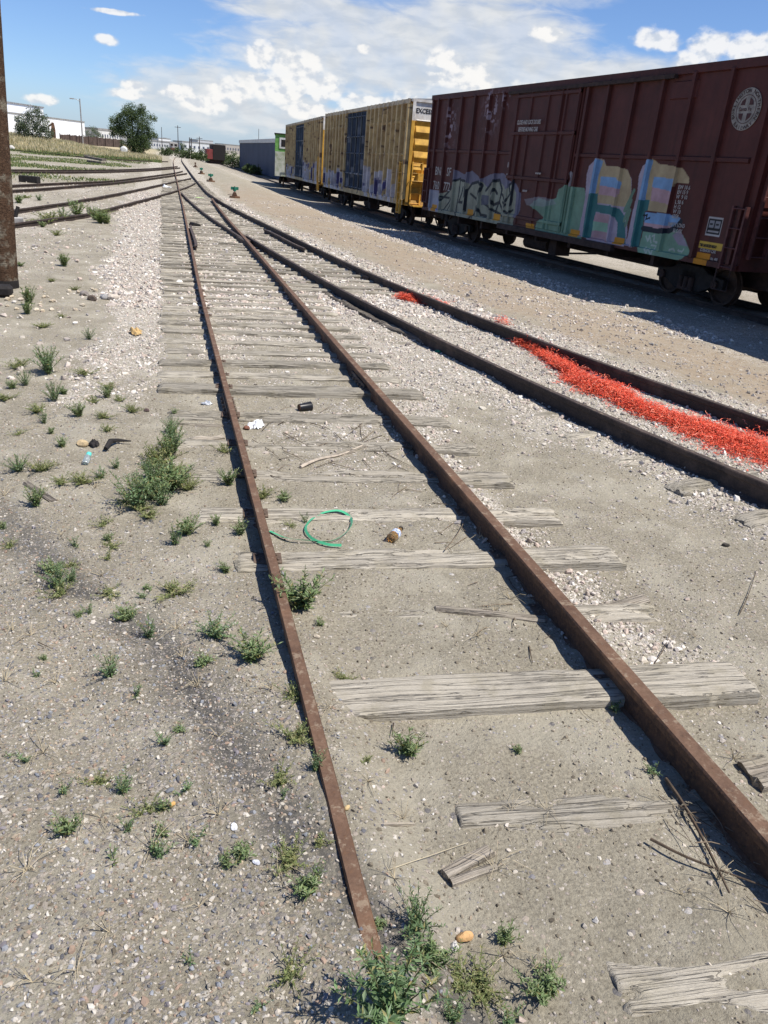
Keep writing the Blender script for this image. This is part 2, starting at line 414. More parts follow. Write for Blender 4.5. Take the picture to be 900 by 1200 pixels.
# stones: lumpy icosahedra
ph = (1 + 5 ** .5) / 2
ICO = np.array([(-1, ph, 0), (1, ph, 0), (-1, -ph, 0), (1, -ph, 0), (0, -1, ph), (0, 1, ph), (0, -1, -ph), (0, 1, -ph), (ph, 0, -1), (ph, 0, 1), (-ph, 0, -1), (-ph, 0, 1)]) / 1.9
ICOF = np.array([(0, 11, 5), (0, 5, 1), (0, 1, 7), (0, 7, 10), (0, 10, 11), (1, 5, 9), (5, 11, 4), (11, 10, 2), (10, 7, 6), (7, 1, 8), (3, 9, 4), (3, 4, 2), (3, 2, 6), (3, 6, 8), (3, 8, 9), (4, 9, 5), (2, 4, 11), (6, 2, 10), (8, 6, 7), (9, 8, 1)])
STONES = np.stack([ICO * (1 + rng.uniform(-.42, .35, (12, 1))) * rng.uniform(.75, 1.2, (1, 3)) for _ in range(24)])
MT['stone'] = attr_mat('stone', .9, .35, 25, .3, .003, .15, (.6, .55, .5), 120)

# ------------------------------------------------------------------ track layout (plan, metres)
LA = [(.50, -1.0), (.51, 1.0), (.52, 4), (.52, 12), (.57, 18), (.63, 24), (.72, 33), (.80, 44), (.98, 66), (1.25, 95), (1.7, 132), (2.6, 170)]
RA = [(1.99, -1.2), (1.99, 5), (1.99, 10), (2.01, 18), (2.02, 21.5), (2.02, 27.7), (2.06, 33), (2.13, 38.4)]
RB = [(8.4, -.8), (7.1, 2.2), (6.30, 4.4), (5.78, 6.2), (5.32, 8), (4.90, 9.95), (4.43, 12.6), (3.99, 15.8), (3.60, 20), (3.36, 23), (3.06, 26.8), (2.72, 31), (2.41, 36), (2.21, 42), (2.17, 46), (2.24, 61), (2.55, 95), (2.95, 132), (3.8, 170)]
LB = [(6.3, -.3), (5.2, 2.4), (4.78, 3.7), (4.42, 4.9), (4.05, 6.4), (3.73, 8), (3.39, 10), (2.98, 13), (2.66, 16), (2.38, 19), (2.13, 21.9)]
CL = [(2.04, 20.9), (1.93, 22.1), (1.74, 24.5), (1.50, 27.6), (1.29, 31), (1.02, 37), (.86, 42)]
def xline(pts, y):
    p = sorted(pts, key=lambda q: q[1]); return np.interp(y, [q[1] for q in p], [q[0] for q in p])
NEAR_SIDE = [(13.2, -8), (12.6, 0), (11.42, 14), (10.55, 22), (9.78, 30.7), (9.68, 33.1), (9.45, 49.6), (9.55, 52.6), (9.9, 70.5), (10.05, 73), (10.3, 84), (10.5, 100), (10.6, 130), (9.6, 190), (7, 260)]
def side_x(y): return xline(NEAR_SIDE, y)
W2 = 1.6

# ------------------------------------------------------------------ ground
def axis(lo, a, b, hi, h, g=1.045):
    mid = list(np.arange(a, b, h)); up = [b]; s = h
    while up[-1] < hi: s = min(s * g, 60); up.append(up[-1] + s)
    dn = [a - h]; s = h
    while dn[-1] > lo: s = min(s * g, 60); dn.append(dn[-1] - s)
    return np.array(dn[::-1] + mid + up)
gx = axis(-2500, -1.8, 5.0, 2500, .035); gy = axis(-60, .9, 7.5, 3500, .035, 1.03)
X, Y = np.meshgrid(gx, gy); Z = terrain(X, Y)
nv = X.size; nx = len(gx); ny = len(gy)
idx = np.arange(nv).reshape(ny, nx)
F = np.stack([idx[:-1, :-1], idx[:-1, 1:], idx[1:, 1:], idx[1:, :-1]], -1).reshape(-1, 4)
ground = mesh_np('ground', np.stack([X, Y, Z], -1).reshape(-1, 3), F, MT['ground'], smooth=True)
tag(ground, kind='structure')
def surf(x, y):
    x = np.asarray(x, float); y = np.asarray(y, float); i = np.clip(np.searchsorted(gx, x) - 1, 0, nx - 2); j = np.clip(np.searchsorted(gy, y) - 1, 0, ny - 2)
    u = (x - gx[i]) / (gx[i + 1] - gx[i]); v = (y - gy[j]) / (gy[j + 1] - gy[j])
    return Z[j, i] * (1 - u) * (1 - v) + Z[j, i + 1] * u * (1 - v) + Z[j + 1, i] * (1 - u) * v + Z[j + 1, i + 1] * u * v
from bisect import bisect
gxl, gyl, Zl = gx.tolist(), gy.tolist(), Z.tolist()
def TH(x, y):
    i = min(max(bisect(gxl, x) - 1, 0), nx - 2); j = min(max(bisect(gyl, y) - 1, 0), ny - 2)
    u = (x - gxl[i]) / (gxl[i + 1] - gxl[i]); v = (y - gyl[j]) / (gyl[j + 1] - gyl[j]); a = Zl[j]; b = Zl[j + 1]
    return a[i] * (1 - u) * (1 - v) + a[i + 1] * u * (1 - v) + b[i] * (1 - u) * v + b[i + 1] * u * v
def zones(x, y):
    x = np.asarray(x, float); y = np.asarray(y, float)
    wob = (fbm(x * 1.7, y * 1.1, 31) - .5); w2 = fbm(x * .6, y * .5, 44)
    xla = xline(LA, y); xra = xla + 1.47; xlb = xline(LB + [(2.0, 23), (2.0, 200)], y); xrb = xline(RB, y)
    a = ss(-1.05 - .03 * np.clip(y - 8, 0, 20), -.7 - .03 * np.clip(y - 8, 0, 20), x + wob * 1.2) * ss(-.0, -.2, x - .05) * ss(6.2, 8.6, y + wob * 4)
    bed = ss(xla - .6, xla, x) * ss(xra + .6, xra, x) * ss(4.6, 9.5, y + wob * 5) * (.35 + .65 * ss(.42, .55, w2 + wob * .4 + ss(8, 14, y) * .2))
    # strip against the right rail, then the wedge between both tracks
    c1 = ss(xra - .1, xra + .05, x) * ss(xra + .75 + wob * .8, xra + .4 + wob * .8, x) * ss(2.4, 3.4, y + wob)
    wedge = ss(xra, xra + .1, x) * ss(xlb + .1, xlb, x) * ss(5.9, 7.8, y + wob * 4)
    c2 = ss(xlb - .85 + wob * .7, xlb - .35 + wob * .7, x) * ss(xlb + .1, xlb, x)
    bb = ss(xlb - .1, xlb + .05, x) * ss(xrb + .1, xrb, x)
    c3 = ss(xrb - .05, xrb + .05, x) * ss(xrb + 1.35 + wob * .9, xrb + .85 + wob * .9, x)
    sx = side_x(y)
    d = ss(sx - 3.4 + wob * 1.5, sx - 2.2 + wob * 1.5, x) * (.55 + .3 * ss(.4, .6, w2))
    e = ss(xrb + 1, xrb + 1.8, x) * .3 * ss(.42, .62, fbm(x * .9, y * .4, 71))
    bal = np.maximum.reduce([a, bed, c1, wedge, c2, bb, c3, d, e])
    # left yard: scattered pale gravel strips
    lf = ss(-1.0, -2.0, x) * ss(14, 22, y) * ss(110, 60, y) * ss(.42, .6, fbm(x * .5, y * .25, 81)) * .8
    bal = np.maximum(bal, lf)
    grit = ss(.9, .2, x) * ss(5.0, 2.6, y + x * .6 + wob) + .35 * ss(xra + .3, xra + .8, x) * ss(6, 3.5, y) + .3 * ss(0, -1, x)
    tx = np.interp(y, [1.2, 1.72, 2.22, 2.75, 3.22, 3.95, 4.87, 7], [.75, .43, .23, .06, -.08, -.60, -1.07, -2.3])
    st = np.exp(-((x - tx) / (.085 + .02 * y)) ** 2) * ss(.30, .55, fbm(x * 3, y * 3, 91) + .1) * ss(6, 4, y)
    lane = ss(xrb + .9, xrb + 1.6, x + wob) * ss(sx - 1.6, sx - 3.0, x + wob) * ss(70, 40, y)
    green = .6 * ss(-1.0, -4, x) * ss(44, 56, y) * ss(128, 118, y) * ss(.46, .56, fbm(x * .12, y * .12, 61) + .03)
    green = green * (1 - ss(110, 100, y) * ss(80, 90, y) * .6)
    dry = ss(112, 121, y - x * .0) * ss(2, -5, x) * ss(420, 300, y)
    grn2 = ss(200, 340, y)
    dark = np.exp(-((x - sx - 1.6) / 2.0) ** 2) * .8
    return dict(ballast=np.clip(bal, 0, 1), grit=np.clip(grit, 0, 1), stain=np.clip(st, 0, 1), green=np.clip(np.maximum(green, grn2 * .7), 0, 1), dry=np.clip(dry, 0, 1), lane=np.clip(lane, 0, 1), dark=np.clip(dark, 0, 1))
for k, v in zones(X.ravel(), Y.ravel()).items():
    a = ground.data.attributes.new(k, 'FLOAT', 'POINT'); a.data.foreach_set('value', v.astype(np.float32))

# ------------------------------------------------------------------ loose stone, as stuff
PALW = np.array([(.68, .62, .55), (.56, .49, .43), (.74, .70, .64), (.45, .39, .34), (.57, .47, .40), (.36, .33, .31), (.66, .60, .51)])
PALG = np.array([(.40, .37, .32), (.24, .22, .23), (.50, .46, .39), (.34, .25, .19), (.55, .51, .45), (.14, .14, .15), (.38, .31, .23), (.27, .28, .30), (.31, .28, .23)])
PALD = np.array([(.25, .215, .165), (.21, .18, .135), (.29, .25, .195), (.17, .145, .11), (.50, .45, .38)])
def stones(name, n, xr, yr, dens, size, pal, label, cat, power=1.6, sink=.25, smin=.35):
    n0 = n * 6
    x = rng.uniform(*xr, n0)
    u = rng.uniform(0, 1, n0); y0, y1 = yr; y = y0 + (y1 - y0) * u ** power
    k = rng.uniform(0, 1, n0) < dens(x, y); x, y = x[k][:n], y[k][:n]; n = len(x)
    s = size * (smin + rng.exponential(.33, n)).clip(0, 1.6)
    z = surf(x, y) + s * (rng.uniform(-.25, .25, n) + .12)
    scl = np.stack([s, s * rng.uniform(.6, 1, n), s * rng.uniform(.45, .8, n)], 1)
    rr = rotz(rng.uniform(0, 6.28, n)); q = rand_rot(n); tl = rng.uniform(0, 1, n) < .45; rr[tl] = q[tl]
    c = pal[rng.integers(0, len(pal), n)] * rng.uniform(.78, 1.15, (n, 1))
    o = scatter(name, STONES, ICOF, np.stack([x, y, z], 1), scl, rr, c, MT['stone'])
    tag(o, label, cat, kind='stuff'); return o
def zb(x, y): return zones(x, y)['ballast']
def notrain(x, y): return 1
stones('ballast_gravel', 42000, (-1.8, 7.5), (2.6, 17), lambda x, y: zb(x, y) ** 1.5, .019, PALW, 'pale crushed ballast stones lying around the two tracks', 'gravel', 1.5)
stones('ballast_gravel', 34000, (-2.0, 10), (12, 42), lambda x, y: zb(x, y) ** 1.5, .033, PALW, 'pale crushed ballast stones farther along the tracks', 'gravel', 1.5)
stones('yard_gravel', 42000, (-2.6, .9), (.8, 7), lambda x, y: zones(x, y)['grit'] * .9 + .04, .0068, PALG, 'fine grey and brown gravel on the dirt left of the near rail', 'gravel', 1.4, smin=.5)
stones('yard_gravel', 5500, (-3, .9), (1.0, 10), lambda x, y: zones(x, y)['grit'] * .5 + .06, .010, PALG, 'coarser mixed gravel on the dirt left of the near rail', 'gravel', 1.5)
stones('dirt_clods', 34000, (-1.5, 5), (.9, 8), lambda x, y: (.3 + .7 * ss(.42, .6, fbm(x * 2.2, y * 2.2, 171))), .0068, PALD, 'small clods of dry soil strewn over the dirt around the near track', 'soil', 1.4)
stones('yard_gravel', 17000, (.6, 7.5), (1.0, 11), lambda x, y: .10 + .5 * zb(x, y) + .8 * (x > 2.1) * ss(.35, .55, fbm(x * 1.5, y * 1.5, 172)), .0100, PALW * .85, 'small stones spread over the dirt between and beside the rails', 'gravel', 1.4)
stones('yard_gravel', 9000, (4, 12), (5, 34), lambda x, y: .25 + .6 * ss(.4, .6, fbm(x, y * .5, 71)),   .024, PALW * .72, 'scattered gravel on the service lane beside the train', 'gravel', 1.4)
stones('yard_gravel', 6000, (-7, -.8), (8, 45), lambda x, y: .15 + .7 * ss(.45, .6, fbm(x * .7, y * .3, 83)), .032, PALW * .9, 'scattered pale gravel on the dirt left of the ties', 'gravel', 1.5)

# ------------------------------------------------------------------ rails
def add_bolts(parent, pts, y, side, mat='plate', off=.0):
    """joint bar with bolts on one side of a rail at y"""
    x = float(xline(pts, y)); x2 = float(xline(pts, y + .3)); a = -math.atan2(x2 - x, .3)
    m = MB(); xs = x + side * .026
    m.box(xs - .012, xs + .012, y - .3, y + .3, 0.005, .085, a, (x, y))
    for k in (-.24, -.12, .0, .12, .24):
        m.disc((xs + side * .02 - math.sin(a) * k, y + k, .045), (1, 0, 0), .017, .03, 6)
    m.build('joint_bar', MT[mat], parent)
la = rail(LA, MT['rail'], step=.15, prof=[(u * .78, z) for u, z in RAILPROF], zf=lambda x, y: -.033 - .010 * float(ss(2.3, 1.3, y))); tag(la, 'long rusty rail on the left whose near end sinks into the dirt beside the weeds', 'rail')
add_bolts(la, LA, 7.0, -1); add_bolts(la, LA, 7.0, 1); add_bolts(la, LA, 15.5, -1)
ra = rail(RA, MT['rail'], prof=[(u * 1.12, z * 1.16) for u, z in RAILPROF]); tag(ra, 'thick rusty rail with a shaded web running from the bottom right corner to the frog', 'rail')
add_bolts(ra, RA, 7.9, -1); add_bolts(ra, RA, 7.9, 1); add_bolts(ra, RA, 16.2, -1)
TALL = [(u, z * 1.2) for u, z in RAILPROF]
rb = rail(RB, MT['rail_dark'], prof=TALL); tag(rb, 'dark rail bordering the orange netting on the side toward the train', 'rail')
add_bolts(rb, RB, 9.2, -1); add_bolts(rb, RB, 17.0, -1); add_bolts(rb, RB, 16.0, -1)
lb = rail(LB, MT['rail_dark'], prof=TALL); tag(lb, 'dark rail bordering the orange netting on the side toward the bottle', 'rail')
cl = rail(CL, MT['rail_dark'], zbase=-.031); tag(cl, 'curved dark closure rail leading from the left rail into the frog', 'rail')
# frog casting and guard rails
m = MB(); m.box(-.11, .11, -.55, .75, -.02, .118); m.box(-.16, -.09, -1.1, .2, -.02, .128, .06); m.box(.09, .16, -.3, .9, -.02, .128, .10)
fr = m.build('rail_frog', MT['rail_dark'], None, bevel=.012); fr.location = (2.06, 21.7, 0); fr.rotation_euler[2] = .06
tag(fr, 'cast iron crossing piece where the curved rail meets the thick rusty rail', 'rail frog')
gd = rail([(.69, 19.2), (.72, 20.2), (.72, 23.2), (.74, 24.5)], MT['rail_dark'], name='guard_rail'); tag(gd, 'short guard rail lying inside the left rail opposite the frog', 'guard rail')
gd2 = rail([(3.36, 20.0), (3.24, 20.9), (3.05, 23.4), (2.9, 24.6)], MT['rail_dark'], name='guard_rail'); tag(gd2, 'short guard rail inside the dark rail nearest the train opposite the frog', 'guard rail')
mm_ = MB()
mm_.prism([(0, 0), (.34, 0), (.26, .10), (.08, .13)], -.18, .18)
sb = mm_.build('rail_brace', MT['iron'], None, bevel=.01); sb.location = (.74, 25.4, .0); sb.rotation_euler[2] = .3
tag(sb, 'black iron brace bulging from the inner side of the left rail', 'rail brace')
# left-hand ladder tracks, diverging across the left rail
def gp(pts, dz=.1): return [tuple(G(px, py, dz)[:2]) for px, py in pts]
def flat_rail(pts, label, mat='rail_dark'):
    o = rail(pts, MT[mat], zf=lambda x, y: TH(x, y) - .03 + .02 * 0, step=1.2); tag(o, label, 'rail'); return o
lefts = [
 ([(-9, 251.5 + 0), (14, 247), (80, 238), (149, 225), (185, 217.3), (208, 212.5), (224, 209)], 'rail branching left, second up from the one edged by weeds near the pole'),
 ([(-6, 267), (24, 262), (62, 257), (99, 252), (160, 236.5), (203, 225), (222, 218.5), (229, 214.5)], 'lowest branching rail on the left, edged by weeds beyond the pole'),
 ([(-8, 218.5), (13, 217.5), (70, 214.8), (128, 212.3), (165, 208), (203, 203), (214, 200.5)], 'upper rail of the middle pair curving left past the black block'),
 ([(-8, 224.8), (13, 223.5), (80, 218.8), (130, 214.8), (160, 211.5), (190, 207.5), (219, 203.2)], 'lower rail of the middle pair curving left past the black block'),
 ([(-8, 199), (13, 199), (67, 199.6), (133, 199.0), (178, 197.4), (208, 195)], 'upper rail of the far pair crossing the green weeds on the left'),
 ([(-8, 201.6), (13, 201.4), (67, 201.8), (133, 201.0), (178, 199.2), (211, 196.6)], 'lower rail of the far pair crossing the green weeds on the left'),
 ([(-8, 173.5), (12, 175.3), (59, 180.2), (90, 183.2), (123, 185.8), (165, 188.4), (197, 189.3)], 'farthest left rail running along the foot of the dry grass bank'),
]
for pts, lab in lefts: flat_rail(gp(pts), lab)
# train track
tn = [(x + .85, y) for x, y in NEAR_SIDE]; tf = [(x + .85 + 1.5, y) for x, y in NEAR_SIDE]
zt = lambda x, y: float(np.interp(y, ZT_Y, ZT)) - .033
t1 = rail(tn, MT['rail_dark'], zf=zt, step=1.5); tag(t1, 'rail under the parked train on its camera side', 'rail')
t2 = rail(tf, MT['rail_dark'], zf=zt, step=1.5); tag(t2, 'rail under the parked train on its far side', 'rail')

# ------------------------------------------------------------------ ties
def tie_mesh(L, w=.225, h=.17, rough=.010, ragged=0, nxs=70, nys=14, seed=0):
    """box tie with weathered, splitting top: local x is its length"""
    xs = np.linspace(-L / 2, L / 2, nxs); ys = np.linspace(-w / 2, w / 2, nys); A, B = np.meshgrid(xs, ys)
    gr = fbm(A * 2.2 + seed * 9.7, B * 14 + seed, seed, 2) - .5; lo = fbm(A * 1.2 + seed * 3.1, B * 4 + 7, seed + 5, 3) - .5
    zt_ = rough * 1.1 * gr + lo * .016
    edge = ss(.86, 1.0, np.abs(B) / (w / 2)) * (.004 + .014 * np.clip(fbm(A * 4, B * 0 + seed, seed + 2, 3) - .45, 0, 1) * 4)
    if ragged: zt_ = zt_ - ragged * np.clip(fbm(A * 3.0 + seed, B * 14 + seed, seed + 8, 3) - .47, 0, 1) * 4 - ragged * .9 * ss(.35, 1, np.abs(B) / (w / 2)) * fbm(A * 5, B * 3, seed + 3)
    zt_ = zt_ - edge
    zt_ -= .02 * ss(.97, 1, np.abs(A) / (L / 2))
    B2 = B + (fbm(A * 2, A * 0 + seed, seed + 4) - .5) * .02
    A2 = A + np.where(np.abs(A) > L / 2 - 1e-6, (fbm(B * 30, B * 0 + seed, seed + 6) - .5) * .05, 0)
    V = [np.stack([A2, B2, zt_], -1).reshape(-1, 3)]; n = nxs * nys; idx = np.arange(n).reshape(nys, nxs)
    Fq = [tuple(map(int, q)) for q in np.stack([idx[:-1, :-1], idx[:-1, 1:], idx[1:, 1:], idx[1:, :-1]], -1).reshape(-1, 4)]
    ring = list(idx[0, :]) + list(idx[1:, -1]) + list(idx[-1, -2::-1]) + list(idx[-2:0:-1, 0])
    bot = V[0][ring].copy(); bot[:, 2] = -h; V.append(bot); k = len(ring)
    for i in range(k):
        j = (i + 1) % k; Fq.append((int(ring[i]), n + i, n + j, int(ring[j])))
    return np.concatenate(V), Fq
tie_protos = []
def new_tie(L, w, ragged=0, seed=0, rough=.010, nxs=70, name='wooden_tie'):
    v, f = tie_mesh(L, w, .17, rough, ragged, nxs, 22 if nxs > 100 else 12, seed=seed); o = mesh_np(name, v, f, MT['tie'], smooth=True)
    try: o.data.set_sharp_from_angle(angle=R(50))
    except Exception: pass
    return o
plate_me = MB().box(-.115, .115, -.075, .075, -.012, .007).disc((.085, -.04, .012), (0, 0, 1), .014, .02, 8).disc((-.085, .04, .012), (0, 0, 1), .014, .02, 8).box(-.08, -.065, -.05, -.03, .005, .022).box(.065, .08, .02, .04, .005, .022)
plate0 = plate_me.build('tie_plate', MT['plate'], None, bevel=.003); pm = plate0.data; bpy.data.objects.remove(plate0)
def plates(t, xs_world, y):
    """plates where rails cross this tie"""
    for xw in xs_world:
        p = bpy.data.objects.new('tie_plate', pm); C.objects.link(p); p.parent = t; p.scale = (.72, .8, .8)
        lx = (xw - t.location.x) / math.cos(t.rotation_euler[2]); p.location = (lx, 0, -.002)
TILT = R(-4.2)
near_ties = [ # centre x, y, length, width, ragged, z, label
 (1.75, 1.17, 1.05, .25, .045, .016, 'splintered grey tie end poking from the dirt in the bottom right corner'),
 (1.50, 1.90, 1.06, .25, .055, .014, 'shredded half buried tie just above the broken wood chips'),
 (1.64, 2.60, 2.15, .25, .000, .050, 'broad smooth pale tie, the cleanest one, crossing under the thick rail'),
 (1.72, 3.33, 1.9, .16, .060, .000, 'nearly buried tie with only thin slivers showing above the broad smooth tie'),
 (1.55, 3.95, 2.45, .23, .016, .028, 'grey tie just below the bottle and the green strap'),
 (1.40, 4.62, 2.55, .23, .026, .022, 'sandy tie just above the bottle and the green strap'),
 (1.30, 5.32, 2.6, .23, .022, .026, 'cracked tie strewn with twigs, second above the bottle'),
 (1.28, 6.00, 2.6, .23, .030, .026, 'splintered tie carrying the long forked branch'),
 (1.25, 6.72, 2.6, .23, .022, .032, 'tie beside the crumpled white plastic bag'),
 (1.22, 7.56, 2.67, .24, .004, .060, 'longest tie, jutting left past the left rail beside the stones'),
]
for i, (x, y, L, w, rg, z, lab) in enumerate(near_ties):
    t = new_tie(L, w, rg, i + 3, nxs=120); t.location = (x, y, z + TH(1.2, y) * .5); t.rotation_euler[2] = TILT + R(random.uniform(-.6, .6))
    tag(t, lab, 'railway tie', 'wooden ties under the near track')
    if y > 2.4: plates(t, [1.99], y)
    if y > 3.8: plates(t, [.52], y)
prot = [new_tie(2.62, .195, .010, 40 + k, rough=.013, nxs=60) for k in range(7)]
lab_far = 'weathered grey tie in the close-set row under the receding left track'
y = 8.15; k = 0
while y < 62:
    o = prot[k] if k < 7 else prot[k % 7].copy()
    if k >= 7: C.objects.link(o)
    cx = 1.22 + random.uniform(-.05, .05) + (0.1 if y > 40 else 0)
    L = 2.62
    if 13.6 < y < 44:     # long switch ties reaching under the diverging track
        rr = float(xline(RB, y)) + .45; L = max(2.62, rr + .12); cx = -.1 + L / 2 + random.uniform(-.04, .04)
    o.scale = (L / 2.62, 1, 1); o.location = (cx, y, .046 + random.uniform(-.014, .012)); o.rotation_euler[2] = TILT * .55 + R(random.uniform(-1.2, 1.2))
    if random.random() < .5: o.rotation_euler[2] += math.pi
    tag(o, lab_far if not (13.6 < y < 44) else 'long switch tie reaching under both the left track and the branching track', 'railway tie', 'close-set ties beyond the longest near tie' if not (13.6 < y < 44) else 'long switch ties where the tracks meet')
    if y < 14 and abs(math.cos(o.rotation_euler[2]) - 1) < .1:
        for xw in (.53, 2.0):
            p = bpy.data.objects.new('tie_plate', pm); C.objects.link(p); p.parent = o; p.scale = (.72, .8, .8); p.location = ((xw - cx) / (L / 2.62), 0, -.006)
    y += .555 + random.uniform(-.05, .05); k += 1
def lbx(y): return float(xline(LB, y))
y = 3.4; k = 0
while y < 13.4:
    xa, xb = lbx(y), float(xline(RB, y)); dx = (float(xline(RB, y + .5)) - xb) / .5
    o = new_tie(2.6, .21, .03, 70 + k, nxs=60) if k < 3 else pb[k % 3].copy()
    if k < 3: pb = (pb if k else []) + [o]
    else: C.objects.link(o)
    o.location = ((xa + xb) / 2, y, random.uniform(-.012, .008)); o.rotation_euler[2] = -math.atan(dx) * .9 - R(2) if 0 else math.atan(-dx) * -1 * 0 + (-math.atan(dx)) + R(-2)
    tag(o, 'ballast-covered tie under the branching track with the orange netting', 'railway tie', 'half buried ties of the branching track')
    y += .62; k += 1
# weathered planks and splinters
def plank(px, py, px2, py2, w, h, label, mat='plank', ragged=.02, dz=.0, cat='plank', name='wood_plank'):
    a = G(px, py); b = G(px2, py2); d = b - a; L = float(np.hypot(d[0], d[1]))
    v, f = tie_mesh(L, w, h, .006, ragged, 60, 8, seed=int(px) % 97); o = mesh_np(name, v, f, MT[mat]); mx = (a + b) / 2
    o.location = (mx[0], mx[1], TH(mx[0], mx[1]) + h * .7 + dz); o.rotation_euler = (0, -math.atan2(b[2] - a[2], L), math.atan2(d[1], d[0]))
    tag(o, label, cat); return o
plank(366, 337, 455, 383, .13, .07, 'long dark weathered board lying along the branching rail, upper half', 'oldplank')
plank(450, 381, 562, 427, .14, .08, 'long dark weathered board lying along the branching rail, split lower half', 'oldplank')
plank(508, 713, 640, 727, .055, .03, 'split grey lath lying above the broad smooth tie', 'plank', .01)
plank(698, 718, 755, 703, .09, .05, 'pale tie end outside the thick rail above the broad smooth tie', 'plank', .02)
plank(520, 1030, 575, 1000, .045, .04, 'short thick wood chip below the shredded tie, upper of two', 'plank', .005, cat='wood chip', name='wood_chip')
plank(527, 1038, 583, 1017, .03, .03, 'short thin wood chip below the shredded tie, lower of two', 'plank', .004, cat='wood chip', name='wood_chip')
plank(440, 967, 490, 966, .016, .01, 'thin white splinter left of the shredded tie', 'plank', .0, cat='wood chip', name='wood_chip')
plank(695, 1138, 727, 1130, .03, .02, 'small splinter beside the tie in the bottom right corner', 'plank', .01, cat='wood chip', name='wood_chip')
plank(208, 517, 262, 512, .12, .05, 'splintered grey tie stub left of the left rail, upper piece', 'plank', .03)
plank(210, 530, 262, 526, .08, .04, 'splintered grey tie stub left of the left rail, lower piece', 'plank', .03)
plank(876, 912, 905, 905, .16, .06, 'pale tie end at the right edge below the thick rail', 'plank', .02)
plank(206, 497, 262, 500, .05, .03, 'thin grey splinter leaning against the left rail', 'plank', .02)
plank(352, 546, 430, 524, .05, .03, 'bleached split stick lying across the twig-strewn ties', 'plank', .01)
plank(30, 566, 62, 588, .05, .015, 'flat grey lath lying in the weeds on the far left', 'oldplank', .0)

# ------------------------------------------------------------------ freight cars
def lin(r, g, b): return tuple(((c / 255) / 12.92 if c / 255 < .04045 else ((c / 255 + .055) / 1.055) ** 2.4) for c in (r, g, b))
def paint(r, g, b, k=.52): return np.array([min(.78, c / k) for c in lin(r, g, b)])
def homog(src, dst):
    A = []
    for (x, y), (u, v) in zip(src, dst):
        A.append([x, y, 1, 0, 0, 0, -u * x, -u * y, -u]); A.append([0, 0, 0, x, y, 1, -v * x, -v * y, -v])
    return np.linalg.svd(np.array(A, float))[2][-1].reshape(3, 3)
def inpoly(S_, T_, poly):
    r = np.zeros(S_.shape, bool); n = len(poly); x0, y0 = poly[-1]
    for x1, y1 in poly:
        c = ((y1 > T_) != (y0 > T_)); xi = (x0 - x1) * (T_ - y1) / ((y0 - y1) or 1e-9) + x1; r ^= c & (S_ < xi); x0, y0 = x1, y1
    return r
def instroke(S_, T_, pts, w):
    r = np.zeros(S_.shape, bool)
    for (x0, y0), (x1, y1) in zip(pts[:-1], pts[1:]):
        dx, dy = x1 - x0, y1 - y0; L2 = dx * dx + dy * dy or 1e-9; t = np.clip(((S_ - x0) * dx + (T_ - y0) * dy) / L2, 0, 1)
        r |= (S_ - x0 - t * dx) ** 2 + (T_ - y0 - t * dy) ** 2 < w * w
    return r
def grid_side(name, parent, s0, s1, t0, t1, res, depth, colf, mat, orient, L, sill):
    """painted pressed-steel sheet; s runs along the car (0 = end away from the camera), t up from the sill"""
    s = np.arange(s0, s1 + res / 2, res); t = np.arange(t0, t1 + res / 2, res); A, B = np.meshgrid(s, t); D = depth(A, B); col = colf(A, B)
    if orient == 'side': V = np.stack([A - L / 2, -W2 - D, sill + B], -1)
    elif orient == 'far': V = np.stack([A - L / 2, W2 + D, sill + B], -1)
    elif orient == 'end': V = np.stack([L / 2 + D, A - W2, sill + B], -1)
    else: V = np.stack([-L / 2 - D, A - W2, sill + B], -1)
    ii = np.arange(A.size).reshape(A.shape); F_ = np.stack([ii[:-1, :-1], ii[:-1, 1:], ii[1:, 1:], ii[1:, :-1]], -1).reshape(-1, 4)
    if orient in ('far', 'farend'): F_ = F_[:, ::-1]
    o = mesh_np(name, V.reshape(-1, 3), F_, mat, parent, col.reshape(-1, 3)); return o
def text(txt, size, loc, rot, mat, parent, name='lettering', ext=.0, al='LEFT', sx=1, bold=0):
    cu = bpy.data.curves.new(name, 'FONT'); cu.body = txt; cu.size = size; cu.align_x = al; cu.extrude = .001; cu.resolution_u = 2; cu.offset = bold
    ob = bpy.data.objects.new('t', cu); C.objects.link(ob); dg = bpy.context.evaluated_depsgraph_get(); me = bpy.data.meshes.new_from_object(ob.evaluated_get(dg)); bpy.data.objects.remove(ob)
    me.materials.clear(); me.materials.append(mat); o = bpy.data.objects.new(name, me); C.objects.link(o); o.parent = parent; o.location = loc; o.rotation_euler = rot; o.scale = (sx, 1, 1)
    return o
